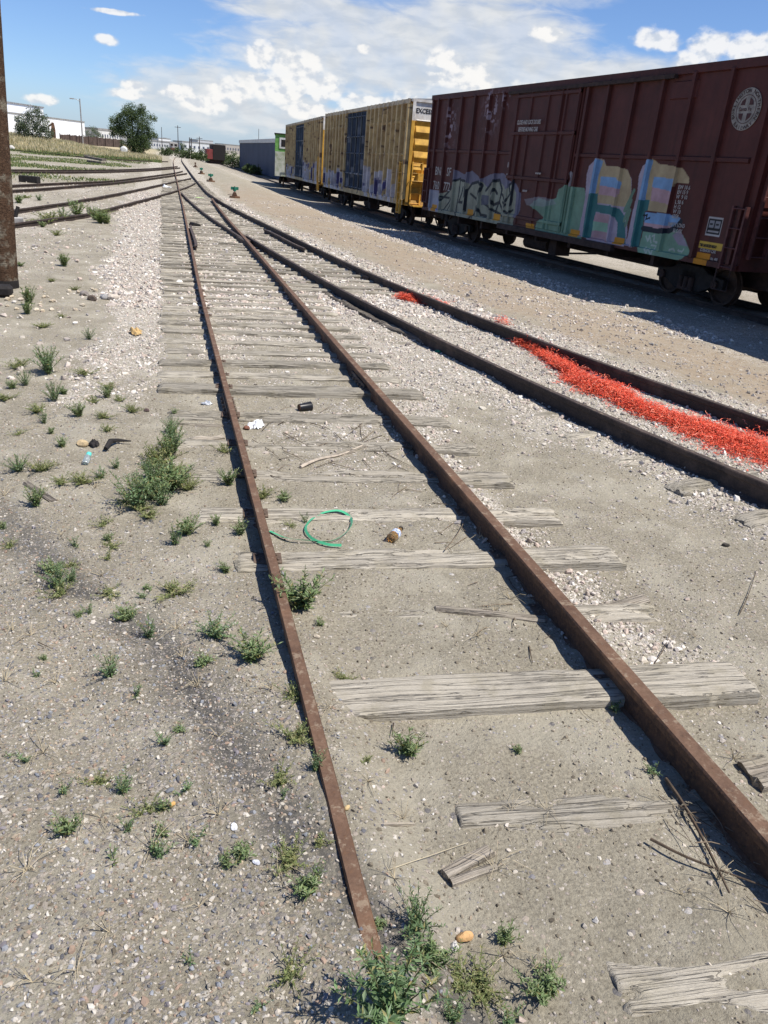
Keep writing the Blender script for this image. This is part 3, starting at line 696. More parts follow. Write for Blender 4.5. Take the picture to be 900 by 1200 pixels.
def wheelset_parts(car, L, tc, sill):
    """two trucks with side frames and wheels; z 0 = rail head"""
    for sx in (-1, 1):
        cx = sx * tc
        m = MB().box(cx - .22, cx + .22, -1.05, 1.05, .38, .62).box(cx - .35, cx + .35, -.3, .3, .62, sill - .05)
        t = m.build('truck', MT['iron'], car)
        for yy in (-1, 1):
            y0 = yy * .98
            f = MB(); f.prism([(cx - 1.12, .36), (cx - 1.12, .58), (cx - .62, .64), (cx - .40, .76), (cx + .40, .76), (cx + .62, .64), (cx + 1.12, .58), (cx + 1.12, .36), (cx + .78, .36), (cx + .42, .20), (cx - .42, .20), (cx - .78, .36)], y0 - .07, y0 + .07)
            f.build('side_frame', MT['iron'], t, bevel=.015)
            sp = MB()
            for q in (-.17, 0, .17): sp.tube([(cx + q, y0 + yy * .10, .24), (cx + q, y0 + yy * .10, .50)], .07, 8)
            sp.disc((cx - .89, y0 + yy * .08, .45), (0, 1, 0), .10, .10, 10); sp.disc((cx + .89, y0 + yy * .08, .45), (0, 1, 0), .10, .10, 10)
            sp.box(cx - .25, cx + .25, y0 + yy * .05, y0 + yy * .14, .2, .26).box(cx - .95, cx + .95, y0 + yy * .03, y0 + yy * .06, .44, .50).build('spring_nest', MT['steel'], t)
            for ax in (-.89, .89):
                w = MB(); prof = [(-.075, .05), (-.07, .16), (-.02, .36), (-.07, .40), (-.07, .455), (-.045, .46), (-.035, .43), (.065, .42), (.065, .36), (.0, .34), (.04, .16), (.05, .05)]
                w.disc((cx + ax, yy * .75, .415), (0, yy, 0), .42, .14, 28, [(a, b) for a, b in prof]); w.build('wheel', MT['wheel'], t, smooth=True)
        ax_ = MB()
        for ax in (-.89, .89): ax_.tube([(cx + ax, -.95, .415), (cx + ax, .95, .415)], .075, 10)
        ax_.box(cx - .9, cx + .9, -.04, .04, .36, .46)
        ax_.build('axle', MT['wheel'], t)
def common(car, L, sill, H, tc, roofmat, ladder=None, ladmat=None, endlad=True):
    m = MB(); m.box(-L / 2 + .3, L / 2 - .3, -.35, .35, sill - .42, sill - .02)
    for k in np.linspace(-L / 2 + 2.9, L / 2 - 2.9, 7): m.box(k - .06, k + .06, -1.45, 1.45, sill - .26, sill - .02)
    m.build('centre_sill', MT['steel'], car)
    m = MB(); m.tube([(-1.9, -.55, sill - .45), (-.5, -.55, sill - .45)], .2, 12); m.box(.1, .5, -1.0, -.5, sill - .62, sill - .2); m.tube([(-tc + 1, -.62, sill - .3), (tc - 1, -.62, sill - .3)], .02, 5)
    m.tube([(.9, -.75, sill - .5), (2.2, -.75, sill - .35)], .03, 6); m.build('brake_gear', MT['steel'], car)
    for sx in (-1, 1):
        m = MB(); x0 = sx * (L / 2); a, b = sorted((x0, x0 + sx * .75)); m.box(a, b, -.11, .11, sill - .32, sill - .12); a, b = sorted((x0 + sx * .72, x0 + sx * .98)); m.box(a, b, -.2, .2, sill - .4, sill - .06); m.tube([(x0 + sx * .3, -.35, sill - .3), (x0 + sx * .7, -.3, sill - .65), (x0 + sx * .95, -.12, sill - .6)], .035, 6)
        m.build('coupler', MT['iron'], car, bevel=.01)
    # roof with a slight pitch and end overhang
    r = MB(); z = sill + H
    prof = [(-W2 - .05, z - .10), (-W2 - .05, z + .0), (-.8, z + .07), (.8, z + .07), (W2 + .05, z + .0), (W2 + .05, z - .10)]
    b = len(r.v); n = len(prof)
    for xx in (-L / 2 - .04, L / 2 + .04): r.v += [(xx, y_, z_) for y_, z_ in prof]
    r.f.append(tuple(range(n))); r.f.append(tuple(range(n, 2 * n))[::-1])
    for i in range(n): j = (i + 1) % n; r.f.append((i, n + i, n + j, j))
    for k in np.arange(-L / 2 + .6, L / 2, 1.1): r.box(k - .02, k + .02, -W2, W2, z + .02, z + .078) if 0 else None
    r.build('roof', roofmat, car)
def ladder(car, x, yface, z0, z1, mat, w=.42, rung=.38, axis='x', name='ladder'):
    m = MB(); n = int((z1 - z0) / rung)
    for k in range(n + 1):
        z = z0 + k * rung
        if axis == 'x': m.tube([(x - w / 2, yface - .09, z), (x + w / 2, yface - .09, z)], .014, 6)
        else: m.tube([(x + .09, yface - w / 2, z), (x + .09, yface + w / 2, z)], .014, 6)
    for q in (-w / 2, w / 2):
        if axis == 'x': m.box(x + q - .025, x + q + .025, yface - .10, yface - .01, z0 - .05, z0 + n * rung + .05)
        else: m.box(x + .01, x + .10, yface + q - .025, yface + q + .025, z0 - .05, z0 + n * rung + .05)
    m.build(name, mat, car)
def place_car(name, far, near, L=None):
    far = np.array(far, float); near = np.array(near, float); D = near - far; LL = float(np.linalg.norm(D)) if L is None else L; D /= np.linalg.norm(D)
    nrm = np.array([-D[1], D[0]]); c = (far + near) / 2 + nrm * W2
    zc = float(np.interp(c[1], ZT_Y, ZT)) + .13; zf = float(np.interp(far[1], ZT_Y, ZT)); zn = float(np.interp(near[1], ZT_Y, ZT))
    o = empty(name, (c[0], c[1], zc)); o.rotation_euler = (0, -math.atan2(zn - zf, LL), math.atan2(D[1], D[0])); return o, LL
SILL = .87; HB = 3.93
# ---- maroon boxcar
red, L = place_car('red_boxcar', (9.78, 30.75), (11.42, 14.1)); L = 16.7
tag(red, 'dark maroon boxcar with the round emblem and large pastel graffiti letters', 'boxcar')
RI = (Matrix.Translation(red.location) @ red.rotation_euler.to_matrix().to_4x4()).inverted()
def st(px, py):
    """where a spot seen on the maroon car lies on its side, in metres along and up"""
    o_ = RI @ Vector((0, 0, CAM_H)); d_ = RI.to_3x3() @ Vector(pix_dir(px, py)); t_ = (-W2 - o_.y) / d_.y; p = o_ + d_ * t_
    return (p.x + L / 2, p.z - SILL)
cA = lambda pts: [st(640 + x / 3.4615, 160 + y / 3.4615) for x, y in pts]
cB = lambda pts: [st(480 + x / 4.09, 90 + y / 4.09) for x, y in pts]
MAROON = np.array([.080, .019, .015])
def speck(A, B, sc, seed, lo, hi): return ss(lo, hi, fbm(A * sc, B * sc, seed, 4))
cZ = lambda pts: [st(450 + x / 2, 47 + y / 2) for x, y in pts]
RIBS_RED = [.16] + [p[0] for p in cB([(150, 95), (200, 95), (262, 90), (325, 85), (395, 80), (463, 75)])] + [p[0] for p in cZ([(487, 100), (535, 95), (598, 88), (665, 78), (738, 70), (828, 58)])] + [16.45]
DL = cZ([(322, 118)])[0][0]; DR = cZ([(472, 105)])[0][0]
def red_depth(A, B):
    d = np.zeros_like(A)
    for r in RIBS_RED: d = np.maximum(d, .085 * (np.abs(A - r) < .055) * (B > .1) * (B < HB - .15))
    d = np.maximum(d, .045 * (np.abs(B - 2.09) < .05) * ((A < 6.4) | (A > 9.98)) * (A < 16.3))
    d = np.maximum(d, .06 * (B < .12)); d = np.maximum(d, .06 * (B > HB - .18))
    d = np.maximum(d, .03 * (np.abs(A - 13.9) < .42) * (np.abs(B - 3.45) < .17))
    d = np.maximum(d, .05 * (np.abs(A - 6.45) < .07)); d = np.maximum(d, .05 * (np.abs(A - 9.98) < .05))
    return d
SAGE = paint(98, 120, 100); GREYG = paint(108, 112, 98); LAV = paint(122, 116, 128); TAN = paint(130, 118, 92); BLU = paint(88, 118, 148); PNK = paint(135, 112, 118); TEAL = paint(38, 82, 84); MINT = paint(95, 126, 108); DK = paint(14, 20, 28)
def red_paint(A, B):
    c = np.empty(A.shape + (3,)); c[:] = MAROON
    f = fbm(A * .8, B * 1.5, 5, 4); c *= (.82 + .36 * f)[..., None]
    c *= (1 - .22 * ss(.5, .9, fbm(A * 12, B * .8, 12, 3)))[..., None]
    w = ss(1.5, 0, B)[..., None] * .3; c = c * (1 - w) + np.array([.10, .045, .04]) * w
    def put(mask, col, k=1.0):
        mk = mask.astype(float) * k; 
        c[:] = c * (1 - mk[..., None]) + np.asarray(col) * mk[..., None]
    # flaked paint
    fl = (speck(A, B, 9, 77, .56, .60) * np.exp(-((A - 1.75) / .35) ** 2 - ((B - 2.9) / .55) ** 2) * 1.3 + speck(A, B, 9, 78, .54, .58) * np.exp(-((A - 4.75) / .4) ** 2 - ((B - 3.3) / .5) ** 2) * 1.6 + speck(A, B, 9, 79, .6, .64) * np.exp(-((A - 5.7) / .3) ** 2 - ((B - 3.6) / .2) ** 2))
    put(np.clip(fl, 0, 1), paint(120, 110, 120), .8)
    # left piece
    sp = speck(A, B, 2.2, 90, .35, .6)
    put(inpoly(A, B, cB([(205, 500), (215, 440), (262, 468), (300, 450), (345, 490), (390, 466), (450, 462), (490, 500), (520, 512), (545, 560), (540, 640), (520, 680), (440, 620), (210, 560)])), paint(88, 92, 108), .75) 
    put(inpoly(A, B, cB([(97, 545), (150, 560), (198, 545), (215, 500), (243, 488), (275, 505), (300, 520), (328, 500), (352, 505), (372, 530), (400, 502), (432, 495), (448, 520), (470, 545), (500, 515), (522, 560), (515, 640), (500, 735), (300, 690), (97, 655)])), GREYG, .95)
    put(inpoly(A, B, cB([(97, 540), (140, 545), (150, 600), (140, 655), (97, 640)])), paint(120, 122, 135), .8)
    for pts, w_ in [([(150, 592), (190, 548), (215, 500), (245, 488), (236, 560), (222, 640), (232, 690)], .05), ([(160, 640), (190, 600), (205, 560)], .04), ([(245, 495), (277, 502), (270, 570), (252, 602), (235, 600), (250, 560), (256, 530)], .05),
                 ([(268, 640), (278, 545), (300, 512), (335, 502), (352, 522), (335, 560), (322, 610), (340, 662), (368, 668)], .06), ([(292, 560), (320, 585), (328, 640), (300, 668), (280, 690)], .05),
                 ([(366, 545), (398, 503), (432, 495), (443, 540), (430, 602), (402, 614), (392, 570), (408, 540), (420, 560)], .06), ([(345, 590), (360, 610), (400, 640), (455, 668)], .05), ([(440, 560), (470, 598), (492, 560), (487, 520), (512, 500), (500, 600), (486, 640)], .05),
                 ([(446, 600), (470, 612), (458, 640), (480, 655), (505, 640)], .045), ([(300, 690), (312, 650), (330, 620)], .04), ([(140, 600), (152, 575), (190, 580)], .05), ([(410, 650), (430, 600), (445, 640)], .05), ([(205, 520), (200, 600), (180, 640)], .035)]:
        put(instroke(A, B, cB(pts), w_ * .8), DK, .95)
    put(inpoly(A, B, cB([(345, 565), (380, 570), (378, 612), (342, 615)])), paint(60, 62, 75), .9)
    put(inpoly(A, B, cB([(135, 590), (142, 588), (140, 640), (132, 640)])), paint(60, 80, 150), .9)
    # greenish cloud left of the R
    put(inpoly(A, B, cA([(-60, 280), (-20, 250), (20, 262), (50, 250), (60, 215), (92, 196), (105, 205), (155, 208), (165, 260), (150, 420), (60, 398), (-40, 384), (-30, 350), (0, 330), (-30, 300)])), MINT * .78, .95)
    put(inpoly(A, B, cA([(-80, 255), (-20, 245), (40, 255), (50, 275), (0, 285), (-70, 280)])), paint(110, 112, 118), .5)
    put(instroke(A, B, cA([(106, 150), (110, 175), (100, 195)]), .05), paint(120, 120, 125), .9)
    drip = ss(.62, .72, fbm(A * 5.0, B * .5, 131, 3)) * ss(2.2, .3, B); c *= (1 - .22 * drip)[..., None]
    # letter R
    put(inpoly(A, B, cA([(202, 92), (175, 118), (165, 152), (158, 250), (143, 330), (128, 402), (168, 412), (176, 420), (250, 432), (322, 448), (330, 380), (322, 300), (345, 250), (347, 175), (330, 135), (300, 122), (245, 120), (236, 95), (220, 88)])), LAV, 1)
    put(inpoly(A, B, cA([(218, 90), (234, 95), (244, 120), (305, 124), (332, 137), (345, 175), (344, 240), (322, 285), (285, 280), (200, 268), (192, 235), (205, 160)])), TAN, 1)
    put(inpoly(A, B, cA([(196, 96), (215, 90), (232, 100), (212, 160), (200, 232), (184, 232), (190, 160)])), BLU, 1)
    put(inpoly(A, B, cA([(222, 162), (290, 166), (306, 186), (300, 214), (218, 198)])), BLU * 1.05, 1)
    put(inpoly(A, B, cA([(218, 198), (300, 212), (292, 246), (212, 235)])), PNK, 1)
    put(inpoly(A, B, cA([(180, 232), (210, 230), (208, 275), (262, 280), (300, 295), (320, 325), (322, 436), (284, 430), (290, 350), (272, 318), (202, 306), (180, 414), (156, 410)])), TEAL, 1)
    put(inpoly(A, B, cA([(200, 312), (268, 322), (262, 356), (192, 342)])), PNK * .9, 1)
    put(inpoly(A, B, cA([(192, 342), (262, 356), (258, 392), (186, 380)])), MINT * 1.1, 1)
    put(inpoly(A, B, cA([(186, 380), (258, 392), (254, 428), (180, 414)])), PNK * .85, 1)
    for q in ([(356, 220), (318, 300)], [(345, 260), (316, 340)], [(340, 300), (322, 360)]): put(instroke(A, B, cA(q), .05), MINT * .6, 1)
    # letter E
    put(inpoly(A, B, cA([(424, 92), (392, 120), (376, 160), (370, 230), (352, 300), (338, 370), (322, 440), (356, 450), (385, 340), (402, 220), (436, 96)])), LAV, 1)
    put(inpoly(A, B, cA([(424, 95), (440, 92), (455, 110), (520, 120), (556, 130), (580, 168), (580, 192), (530, 186), (515, 225), (500, 310), (412, 300), (390, 260), (402, 180)])), TAN, 1)
    put(inpoly(A, B, cA([(420, 95), (436, 96), (420, 150), (402, 258), (385, 260), (392, 180)])), BLU, 1)
    put(inpoly(A, B, cA([(438, 164), (528, 172), (518, 224), (430, 205)])), BLU * 1.05, 1)
    put(inpoly(A, B, cA([(430, 205), (518, 224), (506, 276), (424, 260)])), PNK, 1)
    put(inpoly(A, B, cA([(384, 258), (421, 256), (411, 300), (400, 304), (392, 370), (376, 446), (352, 448), (372, 330)])), TEAL, 1)
    put(inpoly(A, B, cA([(402, 306), (494, 314), (545, 330), (540, 348), (520, 368), (398, 348)])), BLU * 1.1, 1)
    put(inpoly(A, B, cA([(396, 348), (520, 366), (475, 382), (396, 376)])), PNK * 1.05, 1)
    put(inpoly(A, B, cA([(378, 446), (394, 378), (450, 386), (520, 372), (556, 400), (575, 445), (585, 470), (560, 496), (470, 520), (458, 512), (380, 478)])), MINT * .85, 1)
    put(inpoly(A, B, cA([(512, 402), (542, 376), (562, 420), (575, 446), (536, 440)])), LAV * .8, 1)
    put(instroke(A, B, cA([(392, 372), (450, 384), (500, 382), (530, 366), (546, 345)]), .06), DK * 1.5, 1)
    for q in ([(405, 405), (412, 425), (420, 402), (425, 430)], [(430, 405), (440, 400), (436, 425), (450, 430)], [(428, 440), (445, 445)], [(405, 450), (412, 475), (420, 455), (432, 480), (440, 455)], [(500, 460), (515, 455), (520, 465)], [(535, 462), (550, 468), (558, 458)]): put(instroke(A, B, cA(q), .022), paint(130, 140, 135), .9)
    for q in ([(395, 320), (410, 318), (404, 335), (420, 330)],): put(instroke(A, B, cA(q), .02), DK, 1)
    # yellow reflective patches, black panel, plates
    for s_, w_, t_, h_ in ((1.05, .45, .12, .24), (4.1, .45, .19, .2), (6.05, .45, .2, .2), (8.3, .5, .13, .14), (10.6, .45, .15, .17), (12.6, .42, .16, .17)): put((np.abs(A - s_) < w_ / 2) & (np.abs(B - t_) < h_ / 2), paint(150, 105, 25), 1)
    put((np.abs(A - 15.62) < .21) & (np.abs(B - .12) < .13), paint(150, 100, 20), 1)
    put((np.abs(A - 15.79) < .37) & (np.abs(B - .40) < .07), paint(150, 125, 50), 1)
    put((np.abs(A - 15.74) < .22) & (np.abs(B - .79) < .185), paint(135, 135, 135), 1); put((np.abs(A - 15.74) < .19) & (np.abs(B - .79) < .155), paint(12, 14, 18), 1)
    for a_, b_ in ((-.09, .05), (.09, .05)): put((np.abs(A - 15.74 - a_) < .065) & (np.abs(B - .79 - b_) < .07), paint(105, 108, 112), 1)
    for a_, b_ in ((-.09, .05), (.09, .05)): put((np.abs(A - 15.74 - a_) < .045) & (np.abs(B - .79 - b_) < .013), paint(12, 14, 18), 1)
    put((np.abs(A - 15.74) < .17) & (np.abs(B - .69) < .013), paint(120, 120, 120), 1)
    put((np.abs(A - 6.45) < .06) & (np.abs(B - 1.75) < .07), paint(120, 118, 118), .9); put((np.abs(A - 6.45) < .06) & (np.abs(B - 1.45) < .06), paint(120, 118, 118), .9)
    return c
body = MB().box(-L / 2 + .0, L / 2 - .0, -W2 + .008, W2 - .06, SILL + .002, SILL + HB - .03).build('body', plain('maroon_paint', tuple(MAROON), .6, 0, .3, 3, .1, .004), red)
side = grid_side('side_wall', red, 0, L, 0, HB, .018, red_depth, red_paint, MT['carside'], 'side', L, SILL)
def door_depth(A, B):
    d = np.full_like(A, .075)
    for r in (6.62, 7.45, 8.38, 9.28, 9.88): d = np.maximum(d, .115 * (np.abs(A - r) < .035))
    for t in (.32, 1.42, 2.63, 3.62): d = np.maximum(d, .12 * (np.abs(B - t) < .045))
    d = np.maximum(d, .14 * (np.abs(A - 9.1) < .02)); d = np.maximum(d, .14 * (np.abs(A - 7.0) < .02) * (B < 2.6))
    return d
dr = grid_side('plug_door', red, 6.5, 9.95, .12, HB - .2, .018, door_depth, red_paint, MT['carside'], 'side', L, SILL)
m = MB().box(6.4 - L / 2, 14.4 - L / 2 - 1.9, -W2 - .16, -W2 - .02, SILL - .1, SILL + .05).box(6.0 - L / 2, 13.6 - L / 2, -W2 - .14, -W2 - .02, SILL + HB - .24, SILL + HB - .16); m.build('door_track', MT['steel'], red)
common(red, L, SILL, HB, 6.35, MT['brown_roof'])
wheelset_parts(red, L, 6.35, SILL)
mr = plain('maroon_hardware', (.10, .035, .032), .6, 0, .3, 6, 0)
ladder(red, L / 2 - .24, -W2 - .03, SILL + .05, SILL + 1.3, mr, w=.36); ladder(red, -L / 2 + .3, -W2 - .05, SILL + .3, SILL + 1.7, mr); ladder(red, L / 2, -1.25, SILL + .3, SILL + 3.6, mr, axis='y')
m = MB().tube([(L / 2 - .5, -W2 - .08, SILL), (L / 2 - .5, -W2 - .08, SILL - .42), (L / 2 - .1, -W2 - .08, SILL - .42), (L / 2 - .1, -W2 - .08, SILL)], .018, 6); m.build('stirrup_step', MT['steel'], red)
m = MB().tube([(-L / 2 + .5, -W2 - .08, SILL), (-L / 2 + .5, -W2 - .08, SILL - .42), (-L / 2 + .1, -W2 - .08, SILL - .42), (-L / 2 + .1, -W2 - .08, SILL)], .018, 6); m.build('stirrup_step', MT['steel'], red)
FR = (R(90), 0, 0); yf = -W2 - .078
for k, (tx, sz, s_, t_, sx) in enumerate([('BN', .40, .82, 1.27, 1.0), ('SF', .40, 1.86, 1.27, 1.0), ('760', .40, .75, .78, .95), ('772', .40, 1.70, .78, .95)]): text(tx, sz, (s_ - L / 2, -W2 - .012, SILL + t_), FR, MT['letter'], red, 'car_number', sx=sx, bold=.004)
yd = -W2 - .145
for tx, sz, s_, t_ in [('CLOSE AND LOCK DOORS', .16, 6.82, 2.86), ('BEFORE MOVING CAR', .16, 6.95, 2.67), ('DO NOT HUMP', .06, 8.3, 1.55), ('LOAD LIMIT', .07, 7.7, 1.05)]: text(tx, sz, (s_ - L / 2, yd, SILL + t_), FR, MT['letter'], red, 'lettering', sx=.7, bold=.004)
for q, (tx, t_) in enumerate([('EW 10 6', 1.47), ('EH 15 9', 1.37), ('W  9 10', 1.27), ('L 50 6', 1.16), ('H 12', 1.06), ('W 10', .96), ('6258', .86)]):
    text(tx, .115, (14.36 - L / 2, -W2 - .012, SILL + t_), FR, MT['letter'], red, 'lettering', sx=.95, bold=.002)
for tx, s_, t_ in [('EMPTY LOAD', 14.28, .68), ('BLOCK', 14.5, .56)]: text(tx, .12, (s_ - L / 2, -W2 - .012, SILL + t_), FR, MT['letter'], red, 'lettering', sx=.8, bold=.002)
text('THIS CAR EXCESS HEIGHT', .08, (15.45 - L / 2, -W2 - .014, SILL + .37), FR, MT['letter_dark'], red, 'lettering', sx=.55, bold=.003)
text('CUSHION CAR', .09, (15.5 - L / 2, -W2 - .014, SILL + .27), FR, MT['letter'], red, 'lettering', sx=.8, bold=.002)
text('No. 498', .08, (15.87 - L / 2, -W2 - .014, SILL + .13), FR, MT['letter'], red, 'lettering', sx=.8, bold=.002)
# round emblem: ring, cross and name
embm = plain('emblem_cream', (.27, .25, .225), .8, 0, .3, 7, 0)
em = MB(); ey = -W2 - .01; ex = 15.86 - L / 2; ez = SILL + 3.02
ed = MB().disc((ex, ey, ez), (0, 1, 0), .385, .012, 48).build('round_emblem', embm, red)
emk = plain('emblem_maroon', (.07, .03, .03), .7, 0, .2, 9, 0)
q = MB()
for sxx in (-1, 1):
    for szz in (-1, 1):
        pts = [(ex + sxx * .055, ez + szz * .075), (ex + sxx * .055 + sxx * .12, ez + szz * .075), (ex + sxx * .15, ez + szz * .15), (ex + sxx * .055 + .0, ez + szz * .21)]
        q.prism(pts, ey - .010, ey - .007)
ring = []
for k in range(48):
    a0, a1 = 2 * math.pi * k / 48, 2 * math.pi * (k + 1) / 48
    q.prism([(ex + .25 * math.cos(a0), ez + .25 * math.sin(a0)), (ex + .25 * math.cos(a1), ez + .25 * math.sin(a1)), (ex + .262 * math.cos(a1), ez + .262 * math.sin(a1)), (ex + .262 * math.cos(a0), ez + .262 * math.sin(a0))], ey - .010, ey - .007)
q.build('emblem_cross', emk, ed)
text('Santa Fe', .10, (ex - .19, ey - .009, ez - .03), FR, emk, ed, 'emblem_lettering', bold=.002)
def arc_text(txt, r, a_mid, step, top=True, size=.10):
    n = len(txt)
    for k, ch in enumerate(txt):
        if ch == ' ': continue
        a = a_mid + (-(k - (n - 1) / 2) * step if top else (k - (n - 1) / 2) * step)
        x = ex + r * math.cos(a); z = ez + r * math.sin(a); rot = a - math.pi / 2 if top else a + math.pi / 2
        yield ch, x, z, rot
me_parts = []
for txt, r, am, step, top in (('BURLINGTON NORTHERN', .30, R(90), R(13), True), ('RAILWAY', .37, R(-90), R(13), False)):
    for ch, x, z, rot in arc_text(txt, r, am, step, top):
        cu = bpy.data.curves.new('c', 'FONT'); cu.body = ch; cu.size = .10; cu.align_x = 'CENTER'; cu.extrude = .001; cu.offset = .002; ob = bpy.data.objects.new('c', cu); C.objects.link(ob); bpy.context.view_layer.update()
        me = bpy.data.meshes.new_from_object(ob.evaluated_get(bpy.context.evaluated_depsgraph_get())); bpy.data.objects.remove(ob)
        v = np.zeros(len(me.vertices) * 3); me.vertices.foreach_get('co', v); v = v.reshape(-1, 3); c_, s_ = math.cos(rot), math.sin(rot)
        P = np.stack([x + v[:, 0] * c_ - v[:, 1] * s_, np.full(len(v), ey - .009), z + v[:, 0] * s_ + v[:, 1] * c_], 1)
        me_parts.append((P, [tuple(p.vertices) for p in me.polygons]))
V = []; Fs = []; b = 0
for P, f in me_parts: V.append(P); Fs += [tuple(i + b for i in q_) for q_ in f]; b += len(P)
mesh_np('emblem_lettering', np.concatenate(V), Fs, emk, ed)

# ---- yellow auto-parts boxcars
YEL = np.array([.56, .42, .205])
def yellow_car(far, near, label, gseed, doorcol, name='yellow_boxcar', H=HB, detail=.03):
    car, L = place_car(name, far, near); tag(car, label, 'boxcar'); d0, d1 = .338 * L, .588 * L
    nl = 8; nr = 9; ribs = list(np.linspace(.12, d0 - .18, nl)) + list(np.linspace(d1 + .18, L - .95, nr)) + [L - .12]
    def dep(A, B):
        d = np.zeros_like(A)
        for r in ribs: d = np.maximum(d, .16 * (np.abs(A - r) < .10) * (B > .2))
        for t in (1.92, 3.13): d = np.maximum(d, .07 * (np.abs(B - t) < .05) * (A < L - .7) * ((A < d0) | (A > d1)))
        d = np.maximum(d, .10 * (B < .22)); return np.maximum(d, .10 * (B > H - .16))
    def colf(A, B):
        c = np.empty(A.shape + (3,)); c[:] = YEL; c *= (.88 + .24 * fbm(A * .7, B * 1.2, gseed, 4))[..., None]
        st_ = .6 * ss(.5, .75, fbm(A * 9, B * .7, gseed + 3, 3))[..., None]; c = c * (1 - .45 * st_) + np.array([.22, .11, .05]) * .45 * st_
        rs = speck(A, B, 5, gseed + 9, .68, .72)[..., None] * .8; c = c * (1 - rs) + np.array([.07, .03, .03]) * rs
        c[B > H - .16] = paint(150, 140, 120)
        for (a0, a1, hh) in ((.2, d0 - .1, 1.05), (d1 + .05, L - 1.0, 1.35)):
            reg = (A > a0) & (A < a1)
            top = hh * (.75 + .35 * vnoise(A * 3.0, A * 0, gseed + 20)); u = (A - a0) * 2.6
            white = reg & (B < top) & (B > .0) & (fbm(A * 4.2 + .4 * np.sin(B * 4), B * 1.0, gseed + 40, 2) > .40)
            blue = reg & (B < top * .97) & (B > .1) & (fbm(A * 5.5 + 4, B * 1.8, gseed + 50, 2) > .66)
            c[white] = paint(148, 146, 150); c[blue] = paint(58, 55, 90)
        return c
    MB().box(-L / 2, L / 2, -W2 + .012, W2 - .06, SILL + .002, SILL + H - .03).build('body', MT['yellow'], car)
    grid_side('side_wall', car, 0, L, 0, H, detail, dep, colf, MT['yellowside'], 'side', L, SILL)
    def ddep(A, B):
        d = np.full_like(A, .03); u = (A - d0) / (d1 - d0)
        for k in (.04, .26, .5, .74, .96): d = np.maximum(d, .10 * (np.abs(u - k) < .022))
        for k in (.14, .38, .62, .86): d = np.maximum(d, .14 * (np.abs(A - d0 - k * (d1 - d0)) < .022))
        for t in (.3, .95, 1.9, 2.65, 3.55): d = np.maximum(d, .12 * (np.abs(B - t) < .035))
        return d
    def dcol(A, B):
        c = np.empty(A.shape + (3,)); c[:] = doorcol; c *= (.7 + .6 * fbm(A * 1.5, B * .8, gseed + 60, 4))[..., None]
        w = speck(A, B * .5, 4, gseed + 61, .56, .68)[..., None] * (.65 * ss(3.9, 1.6, B) + .15)[..., None]; c = c * (1 - w) + np.array([.30, .32, .36]) * w
        u = (A - d0) / (d1 - d0)
        for k in (.03, .25, .5, .75, .97): c[np.abs(u - k) < .035] *= .25
        return c
    door = grid_side('double_door', car, d0, d1, .2, H - .2, detail, ddep, dcol, MT['yellowside'], 'side', L, SILL)
    def edep(A, B): return .02 + .09 * np.abs((B / .46) % 1 - .5) * 2 * (B < H - .75) * (np.abs(A - W2) < W2 - .18) + .06 * ((np.abs(A - W2) > W2 - .14) | (B > H - .1))
    def ecol(A, B):
        c = np.empty(A.shape + (3,)); c[:] = (.66, .38, .06); c[B > H - .78] = (.72, .71, .68); c *= (.85 + .25 * fbm(A, B * 2, gseed + 70, 3))[..., None]
        gm = ss(1.2, .1, B)[..., None] * .5; return c * (1 - gm) + np.array([.12, .075, .04]) * gm
    grid_side('end_wall', car, 0, 2 * W2, 0, H, detail, edep, ecol, MT['yellowside'], 'end', L, SILL)
    common(car, L, SILL, H, L / 2 - 2.6, MT['galv']); wheelset_parts(car, L, L / 2 - 2.6, SILL)
    ladder(car, L / 2 - .4, -W2 - .08, SILL - .3, SILL + 1.75, MT['yellow']); ladder(car, L / 2 + .02, -1.2, SILL + .1, SILL + 1.8, MT['yellow'], axis='y')
    MB().box(L / 2 + .06, L / 2 + .42, -1.35, 1.35, SILL - .02, SILL + .03).tube([(L / 2 + .1, -1.5, SILL + .95), (L / 2 + .4, -1.5, SILL + .95), (L / 2 + .4, -1.0, SILL + .95)], .02, 6).box(L / 2 + .06, L / 2 + .3, -1.2, -.3, SILL + .95, SILL + 1.25).build('end_platform', MT['yellow'], car)
    MB().disc((L / 2 + .3, .7, SILL + 1.6), (1, 0, 0), .28, .04, 20).build('brake_wheel', MT['iron'], car)
    text('EXCESS HEIGHT CAR', .24, (L / 2 + .03, -1.45, SILL + H - .48), (R(90), 0, R(90)), MT['letter_dark'], car, 'lettering', sx=.9, bold=.006)
    return car
yellow_car((9.45, 49.7), (9.66, 33.0), 'nearer mustard yellow boxcar, coupled directly behind the maroon one', 200, np.array([.06, .085, .13]))
yellow_car((10.1, 70.6), (9.7, 52.4), 'farther mustard yellow boxcar, between the green car and the nearer yellow one', 320, np.array([.045, .075, .125]), detail=.045)
# ---- last car, mostly beyond the right edge
fc, L = place_car('brown_boxcar', (11.50, 12.95), (12.85, -3.2)); tag(fc, 'dark boxcar just entering the right edge of the picture beyond the coupler', 'boxcar')
def bcol(A, B):
    c = np.empty(A.shape + (3,)); c[:] = (.05, .022, .02); c *= (.8 + .4 * fbm(A, B, 500, 3))[..., None]
    c[(A > .1) & (A < 1.4) & (B > 1.5) & (B < 2.6) & (fbm(A * 3, B * 3, 501, 3) > .48)] = paint(165, 110, 105); c[(np.abs(A - .35) < .2) & (np.abs(B - .8) < .1)] = paint(150, 105, 25); return c
grid_side('side_wall', fc, 0, L, 0, HB, .06, lambda A, B: .07 * ((A % 1.1) < .12), bcol, MT['carside'], 'side', L, SILL)
MB().box(-L / 2, L / 2, -W2 + .01, W2 - .06, SILL + .002, SILL + HB - .03).build('body', mr, fc)
